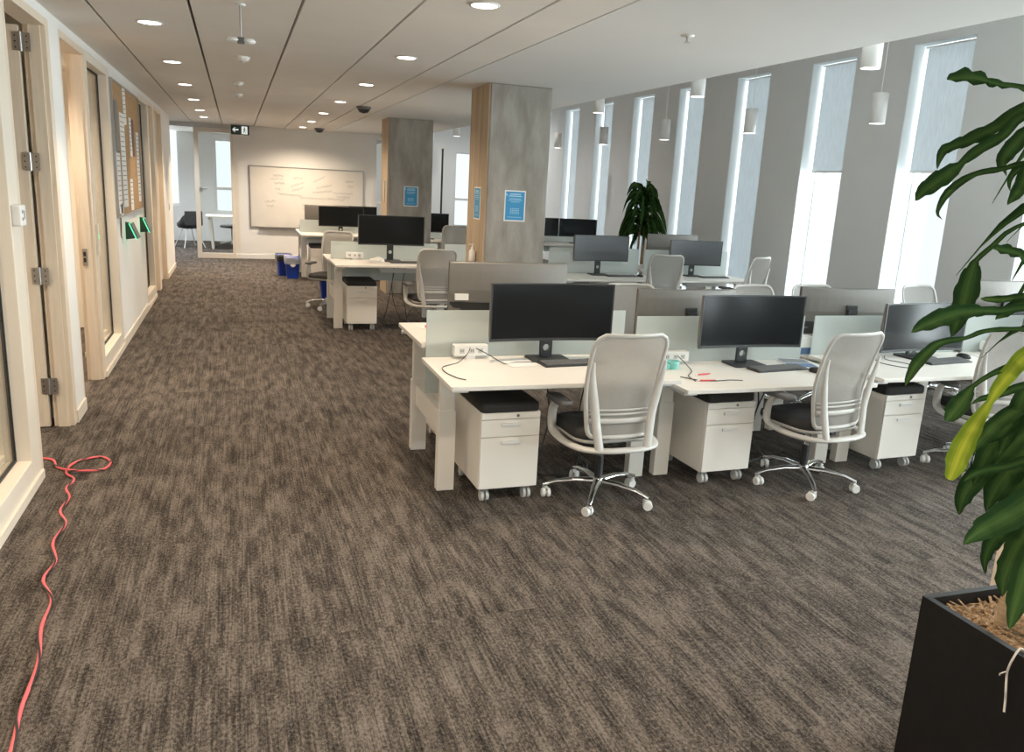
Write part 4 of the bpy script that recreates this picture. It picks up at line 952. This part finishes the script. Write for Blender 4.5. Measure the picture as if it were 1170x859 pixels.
LEAVES=[
[(1.356,1.35,2.052,0.0009),(1.403,1.375,2.061,0.0323),(1.475,1.4,2.071,0.0478),(1.542,1.425,2.072,0.0378),(1.605,1.45,2.073,0.0232),(1.708,1.475,2.075,0.018),(1.872,1.5,2.045,0.0188)],
[(1.47,1.45,1.885,0.001),(1.478,1.457,1.907,0.0136),(1.496,1.464,1.928,0.0234),(1.54,1.471,1.943,0.0275),(1.588,1.479,1.959,0.0338),(1.662,1.486,1.992,0.0302),(1.739,1.493,2.038,0.0285),(1.866,1.5,2.064,0.0208)],
[(1.275,1.3,1.812,0.0009),(1.317,1.325,1.832,0.0301),(1.372,1.35,1.853,0.0398),(1.429,1.375,1.876,0.0351),(1.482,1.4,1.897,0.0151),(1.549,1.425,1.929,0.027),(1.64,1.45,1.967,0.0237),(1.723,1.475,2.017,0.0201),(1.888,1.5,2.036,0.0188)],
[(1.561,1.5,1.776,0.001),(1.55,1.508,1.793,0.0082),(1.583,1.517,1.84,0.0205),(1.657,1.525,1.882,0.0166),(1.753,1.533,1.901,0.0148),(1.829,1.542,1.918,0.015),(1.981,1.55,1.941,0.0154)],
[(1.848,1.6,1.889,0.0011),(1.805,1.58,1.919,0.0347),(1.793,1.56,1.943,0.0386),(1.792,1.54,1.965,0.0402),(1.798,1.52,1.991,0.0293),(1.88,1.5,2.016,0.0188)],
[(1.635,1.4,1.816,0.001),(1.674,1.42,1.837,0.0258),(1.712,1.44,1.858,0.0343),(1.75,1.46,1.897,0.0367),(1.805,1.48,1.94,0.0289),(1.905,1.5,1.977,0.019)],
[(1.752,1.5,1.85,0.001),(1.744,1.5,1.87,0.0104),(1.753,1.5,1.891,0.0146),(1.783,1.5,1.905,0.0167),(1.865,1.5,1.913,0.0169),(1.957,1.5,1.898,0.0172)],
[(1.761,1.6,1.476,0.0011),(1.758,1.588,1.522,0.043),(1.752,1.575,1.565,0.0537),(1.742,1.562,1.611,0.0596),(1.735,1.55,1.657,0.0393),(1.73,1.538,1.682,0.013),(1.758,1.525,1.718,0.0129),(1.806,1.512,1.765,0.0107),(1.967,1.5,1.814,0.013)],
[(1.613,1.4,1.719,0.001),(1.655,1.42,1.716,0.0241),(1.709,1.44,1.712,0.0328),(1.773,1.46,1.703,0.0314),(1.848,1.48,1.673,0.0258),(2.017,1.5,1.64,0.0179)],
[(1.27,1.25,1.557,0.0009),(1.326,1.281,1.563,0.0269),(1.396,1.312,1.571,0.0407),(1.47,1.344,1.577,0.0419),(1.543,1.375,1.579,0.0373),(1.633,1.406,1.576,0.0243),(1.719,1.438,1.571,0.0209),(1.832,1.469,1.573,0.0194),(2.039,1.5,1.561,0.0181)],
[(1.836,1.6,1.578,0.0011),(1.837,1.575,1.579,0.0181),(1.855,1.55,1.583,0.0202),(1.894,1.525,1.593,0.0201),(2.042,1.5,1.607,0.018)],
[(1.782,1.5,1.539,0.0011),(1.822,1.512,1.553,0.0264),(1.871,1.525,1.569,0.0312),(1.944,1.538,1.578,0.0271),(2.117,1.55,1.577,0.0187)],
[(1.277,1.25,1.447,0.0009),(1.312,1.278,1.459,0.0163),(1.356,1.306,1.48,0.0259),(1.411,1.333,1.5,0.0227),(1.473,1.361,1.513,0.0175),(1.573,1.389,1.516,0.01),(1.652,1.417,1.525,0.0123),(1.761,1.444,1.525,0.0127),(1.881,1.472,1.515,0.0153),(2.078,1.5,1.48,0.0161)],
[(1.514,1.35,1.332,0.0079),(1.545,1.369,1.34,0.0383),(1.585,1.388,1.356,0.0449),(1.625,1.406,1.373,0.0311),(1.663,1.425,1.391,0.0105),(1.735,1.444,1.413,0.0128),(1.816,1.463,1.426,0.0196),(1.914,1.481,1.429,0.0179),(2.099,1.5,1.409,0.0162)],
[(1.754,1.5,1.321,0.0011),(1.794,1.51,1.331,0.0135),(1.844,1.52,1.334,0.0182),(1.905,1.53,1.341,0.0207),(1.975,1.54,1.353,0.0233),(2.176,1.55,1.371,0.0192)],
[(1.887,1.55,1.195,0.0012),(1.913,1.55,1.214,0.0377),(1.953,1.55,1.244,0.0566),(2.007,1.55,1.278,0.0569),(2.094,1.55,1.312,0.0383),(2.2,1.55,1.346,0.0218)],
[(1.964,1.65,0.94,0.0013),(1.946,1.636,0.983,0.0351),(1.939,1.621,1.029,0.0546),(1.956,1.607,1.083,0.059),(1.984,1.593,1.127,0.0537),(2.02,1.579,1.174,0.0534),(2.072,1.564,1.221,0.0436),(2.223,1.55,1.269,0.022)],
[(1.779,1.5,1.112,0.0011),(1.814,1.51,1.123,0.0184),(1.869,1.52,1.13,0.0233),(1.958,1.53,1.131,0.0237),(2.047,1.54,1.142,0.0289),(2.253,1.55,1.165,0.0224)],
[(1.937,1.6,1.048,0.0012),(1.941,1.59,1.118,0.0485),(1.957,1.58,1.177,0.0674),(1.981,1.57,1.224,0.0623),(2.036,1.56,1.274,0.0478),(2.211,1.55,1.308,0.0219)],
[(2.002,1.6,0.966,0.0012),(2.004,1.59,1.031,0.0543),(2.027,1.58,1.09,0.0785),(2.065,1.57,1.148,0.0733),(2.14,1.56,1.194,0.044),(2.238,1.55,1.218,0.0222)],
[(1.576,1.3,1.046,0.001),(1.639,1.333,1.045,0.0313),(1.712,1.367,1.044,0.0557),(1.817,1.4,1.05,0.0752),(1.923,1.433,1.061,0.082),(2.037,1.467,1.081,0.061),(2.2,1.5,1.121,0.0243)],
[(2.114,1.65,0.735,0.0013),(2.079,1.633,0.787,0.0234),(2.062,1.617,0.836,0.0385),(2.057,1.6,0.877,0.0507),(2.075,1.583,0.916,0.0403),(2.128,1.567,0.956,0.0301),(2.301,1.55,1.002,0.0229)],
[(1.869,1.4,0.823,0.0011),(1.882,1.417,0.858,0.0414),(1.91,1.433,0.887,0.0556),(1.948,1.45,0.923,0.0608),(2.001,1.467,0.966,0.052),(2.091,1.483,1.02,0.0336),(2.223,1.5,1.041,0.0221)],
[(1.782,1.3,0.799,0.0011),(1.823,1.33,0.822,0.0396),(1.87,1.36,0.859,0.0582),(1.922,1.39,0.914,0.0636),(1.994,1.42,0.967,0.0463),(2.164,1.45,1.015,0.0239)],
[(1.842,1.55,1.163,0.0012),(1.865,1.55,1.199,0.0328),(1.894,1.55,1.229,0.0422),(1.946,1.55,1.268,0.0423),(2.033,1.55,1.302,0.0332),(2.208,1.55,1.32,0.0219)],
[(2.066,1.6,0.893,0.0013),(2.064,1.588,0.953,0.0502),(2.071,1.575,1.024,0.0744),(2.104,1.563,1.092,0.0591),(2.261,1.55,1.138,0.0224)],
[(1.946,1.55,1.157,0.0012),(1.962,1.55,1.206,0.038),(1.981,1.55,1.279,0.0519),(2.02,1.55,1.351,0.0377),(2.193,1.55,1.371,0.0217)],
[(1.497,1.3,1.211,0.0157),(1.528,1.32,1.233,0.0437),(1.561,1.34,1.26,0.0503),(1.6,1.36,1.29,0.0448),(1.642,1.38,1.316,0.0351),(1.694,1.4,1.355,0.0167),(1.737,1.42,1.386,0.0318),(1.787,1.44,1.412,0.0387),(1.853,1.46,1.451,0.0437),(1.958,1.48,1.486,0.0312),(2.091,1.5,1.492,0.0184)]]

t = thing('potted_dracaena', 'tall dracaena in a square black planter at the right foreground edge', 'potted plant', (2.27, 1.56, 0))
off = Vector((-2.27, -1.56, 0))
b = MB(); W = .46; H_ = .60
for x0, x1, y0, y1 in ((-W/2, W/2, -W/2, -W/2+.022), (-W/2, W/2, W/2-.022, W/2), (-W/2, -W/2+.022, -W/2+.022, W/2-.022), (W/2-.022, W/2, -W/2+.022, W/2-.022)): b.box(x0, x1, y0, y1, 0, H_, M['planter'])
b.box(-W/2+.02, W/2-.02, -W/2+.02, W/2-.02, .01, .05, M['planter']); b.build('planter', t)
r_ = random.Random(11); mu = MB(); n = 26; vs = []; fs = []
for i in range(n+1):
    for j in range(n+1): vs.append((-.208+.416*i/n, -.208+.416*j/n, .555+r_.uniform(-.008, .012)))
for i in range(n):
    for j in range(n): a = i*(n+1)+j; fs.append((a, a+1, a+n+2, a+n+1))
mu.add(vs, fs, M['mulch'])
for k in range(260):
    x, y = r_.uniform(-.20, .20), r_.uniform(-.20, .20); Tm = Matrix.Translation((x, y, .565+r_.uniform(0, .012))) @ Euler((r_.uniform(-.5, .5), r_.uniform(-.5, .5), r_.uniform(0, PI))).to_matrix().to_4x4()
    l = r_.uniform(.010, .030); mu.box(-l, l, -r_.uniform(.002, .005), .003, -.0015, .0015, M['mulch'], T=Tm)
mu.build('bark_mulch', t)
for pts in ([(-.09, .06, .55), (-.085, .05, .75), (-.05, .03, 1.0), (-.02, .0, 1.3)], [(.02, -.02, .55), (.03, -.02, .9), (.0, -.03, 1.4), (.0, -.02, 1.95), (.01, -.02, 2.15)], [(.10, .03, .55), (.12, .03, .85), (.12, .02, 1.15)]):
    c_ = MB(); c_.tube(smooth_path(pts, 5), [.019]*(5*(len(pts)-1)+1), M['cane'], 10); c_.build('cane', t)
fo = MB()
for i, L_ in enumerate(LEAVES):
    zl = L_[-1][2]; path = [(p[0]-2.27, p[1]-1.56, p[2], p[3]) for p in L_]+[(-.14, -.03, zl-.03, .020), (0, -.02, zl-.10, .014)]
    leaf_strip(fo, resample(path), M['leaf_y'] if i == len(LEAVES)-1 else M['leaf'], fold=.22)
# leaves on the side away from the camera's view
for k in range(46):
    a = r_.uniform(-2.1, 1.9); z0 = r_.uniform(.95, 2.15); L_ = r_.uniform(.40, .62); rise = r_.uniform(.05, .25); dr = r_.uniform(.25, .6)
    ca, sa = math.cos(a), math.sin(a); path = []
    for i in range(9):
        s_ = i/8; path.append((ca*L_*s_*.8+.02, sa*L_*s_*.8-.02, z0+rise*math.sin(s_*2.0)-dr*L_*s_*s_*1.3, .06*(math.sin(PI*min(1, .12+s_*.88))**.8)+.004))
    leaf_strip(fo, path, M['leaf'], .25, (-.3*ca, -.3*sa, 1))
fo.build('foliage', t)
o = MB(); o.tube(smooth_path([(-.17, -.10, .575), (-.215, -.105, .612), (-.245, -.11, .585), (-.248, -.105, .55), (-.240, -.10, .525), (-.252, -.115, .49), (-.246, -.115, .46), (-.255, -.125, .43)], 5), .0032, M['root'], 6)
o.tube(smooth_path([(-.246, -.105, .545), (-.252, -.09, .53), (-.248, -.085, .52)], 4), .002, M['root'], 5); o.build('aerial_root', t)
o = MB(); o.box(2.885, 2.96, 2.18, 2.225, 0, .63, M['maple'], bev=.004)
o.build('wooden_post', label='short pale wooden block standing behind the black planter', cat='wooden block')

# bushy plant between the bench and the windows
t = thing('potted_dracaena', 'bushy dark green floor plant by the windows above the middle bench', 'potted plant', (6.27, 12.0, 0))
MB().lathe([(.001, 0), (.15, 0), (.19, .38), (.20, .40), (.185, .40), (.17, .36), (.001, .355)], M['planter'], n=24).build('planter', t)
MB().lathe([(.17, .362), (.001, .366)], M['mulch'], n=24, cap=False).build('bark_mulch', t)
for dx, dy, zt in ((-.04, 0, 1.65), (.05, .03, 1.35), (.0, -.05, 1.2)):
    c_ = MB(); c_.tube(smooth_path([(dx, dy, .35), (dx*1.3, dy, .8), (dx, dy*1.2, zt)], 5), .02, M['cane'], 8); c_.build('cane', t)
fo = MB(); r_ = random.Random(5)
for k in range(74):
    q = k/74; a = k*2.4+r_.uniform(-.4, .4); z0 = 1.12+.62*q+r_.uniform(-.07, .07); L_ = r_.uniform(.38, .55)*(.82+.30*math.sin(PI*min(1, q*1.3+.1))); rise = r_.uniform(.05, .30)+.12*q; dr = r_.uniform(.9, 1.7)-.35*q
    ca, sa = math.cos(a), math.sin(a); path = []
    for i in range(8):
        s_ = i/7; path.append((ca*L_*s_*.80, sa*L_*s_*.80, z0+rise*math.sin(s_*2.2)-dr*L_*s_*s_*.75,   .098*(math.sin(PI*min(1, .12+s_*.88))**.8)+.003))
    leaf_strip(fo, path, M['leaf'], .25, (r_.uniform(-1, 1), r_.uniform(-1, 1), .5))
fo.build('foliage', t)
# little plant on the far bench
t = thing('desk_plant', 'little green plant on the farthest bench right of the near column', 'potted plant', (5.98, 15.78, .75))
MB().lathe([(.001, 0), (.05, 0), (.065, .11), (.058, .11), (.055, .09), (.001, .088)], M['white_plastic'], n=16).build('flower_pot', t)
fo = MB()
for k in range(26):
    a = r_.uniform(0, 2*PI); L_ = r_.uniform(.18, .34); ca, sa = math.cos(a), math.sin(a)
    leaf_strip(fo, [(ca*L_*s_*.5, sa*L_*s_*.5, .09+L_*1.3*s_-.15*s_*s_*L_, .05*math.sin(PI*min(1, .1+s_*.9))+.003) for s_ in [i/5 for i in range(6)]], M['leaf'], .2, (-ca, -sa, .6))
fo.build('foliage', t)

# ------------------------------------------------------------------ room behind the glass door
t = thing('shell_chair', 'black shell chair on white legs in the room behind the glass door', 'chair', (-1.08, 21.0, 0), .5)
s_ = MB(); rings = []
for sc, z_ in ((.55, .44), (.9, .455), (1.0, .50), (1.02, .56)): rings.append([(x*sc, y*sc, z_+(.24*max(0, -y)/.22*(z_-.44)/.12)) for x, y in rrect(.50, .46, .15, 5)])
for sc, z_ in ((.97, .56), (.92, .49), (.7, .475)): rings.append([(x*sc, y*sc, z_+(.24*max(0, -y)/.22*max(0, z_-.48)/.08)) for x, y in rrect(.50, .46, .15, 5)])
s_.ring(rings, M['chairblack']); s_.build('seat_shell', t)
MB().box(-.22, .22, -.26, -.22, .52, .86, M['chairblack'], bev=.018).build('backrest', t)
for sx in (-1, 1):
    for sy in (-1, 1): MB().tube([(sx*.10, sy*.10, .45), (sx*.26, sy*.26, 0)], [.014, .011], M['white_metal'], 8).build('leg', t)
t = thing('side_cabinet', 'low white cabinet beside the black shell chair in the end room', 'cabinet', (-1.75, 21.75, 0))
MB().box(-.28, .24, -.25, .25, .06, .84, M['white_lam']).build('cabinet_body', t)
for z_ in (.08, .34, .60): MB().box(-.275, .235, -.268, -.25, z_, z_+.24, M['white_metal']).build('drawer', t)
MB().box(-.29, .25, -.26, .26, .84, .865, M['white_lam']).build('cabinet_top', t); MB().box(-.26, .22, -.23, .23, 0, .06, M['outlet']).build('plinth', t)
MB().box(-.12, .12, -.1, .1, 0, .14, M['white_plastic'], bev=.01).build('storage_box', loc=(-1.68, 21.75, .865), label='small white box on the low cabinet in the end room', cat='box')
t = thing('meeting_table', 'white table behind the glass door in the end room', 'table', (.0, 21.0, 0))
MB().box(-.70, .8, -.5, .5, .74, .775, M['white_lam'], bev=.004).build('table_top', t)
for x in (-.62, .7):
    o = MB(); o.prism([(x-.03, .74), (x+.05, .74), (x+.10 if x < 0 else x+.0, .0), (x+.05 if x < 0 else x-.05, .0)], -.42, .42, M['white_lam']); o.build('panel_leg', t)
t = thing('swivel_chair', 'grey swivel chair with white base behind the end room table', 'chair', (-.12, 21.9, 0), .9)
b = MB()
for k in range(5): a = 2*PI*k/5; b.tube([(0, 0, .10), (math.cos(a)*.3, math.sin(a)*.3, .04)], [.028, .018], M['white_metal'], 8)
b.build('star_base', t); MB().cyl((0, 0, .09), (0, 0, .44), .025, M['white_metal'], 12).build('gas_lift', t)
MB().ring([[(x*sc, y*sc, z_) for x, y in rrect(.48, .46, .1, 5)] for sc, z_ in ((.9, .43), (1, .45), (1, .48), (.9, .50))], M['pad']).build('seat', t)
o = MB(); o.ring([[(x, y-.22-.06*abs(zz-.75), zz) for x, y in rrect(.40*(1-.25*max(0, zz-.9)), .035, .016, 3)] for zz in (.55, .65, .75, .85, .95, 1.05, 1.16, 1.22)], M['pad']); o.tube([(0, -.10, .44), (0, -.26, .46), (0, -.25, .65)], .02, M['white_metal'], 8); o.build('backrest', t)
MB().box(7.48, 7.605, 10.45, 10.98, .38, .52, M['white_plastic'], bev=.008).build('wall_casing', label='low white casing on the window wall behind the see-through chair', cat='wall casing')

# ------------------------------------------------------------------ outside, world, camera
sc = bpy.context.scene
wd = bpy.data.worlds.new('World'); sc.world = wd; wd.use_nodes = True
bg = wd.node_tree.nodes['Background']; bg.inputs[0].default_value = (.86, .93, 1.0, 1); bg.inputs[1].default_value = WORLD
sc.view_settings.view_transform = 'Standard'; sc.view_settings.look = 'None'; sc.view_settings.exposure = EXPO; sc.view_settings.gamma = GAM
sc.cycles.max_bounces = 8; sc.cycles.transparent_max_bounces = 16; sc.cycles.sample_clamp_indirect = 6; sc.cycles.caustics_reflective = False; sc.cycles.caustics_refractive = False
sc.cycles.use_denoising = True

fpx, yaw, pitch, roll = 921.55456, .333198843, .230217878, .051874324
cam = bpy.data.cameras.new('Camera'); cam.sensor_fit = 'HORIZONTAL'; cam.sensor_width = 36; cam.lens = 36*fpx/1170; cam.clip_start = .05
co = bpy.data.objects.new('Camera', cam); C.objects.link(co)
fwd = Vector((math.sin(yaw)*math.cos(pitch), math.cos(yaw)*math.cos(pitch), -math.sin(pitch)))
rt = Vector((math.cos(yaw), -math.sin(yaw), 0)); up = rt.cross(fwd)
r2 = rt*math.cos(roll)+up*math.sin(roll); u2 = up*math.cos(roll)-rt*math.sin(roll)
co.matrix_world = Matrix(((r2.x, u2.x, -fwd.x, 0), (r2.y, u2.y, -fwd.y, 0), (r2.z, u2.z, -fwd.z, 1.8), (0, 0, 0, 1)))
sc.camera = co
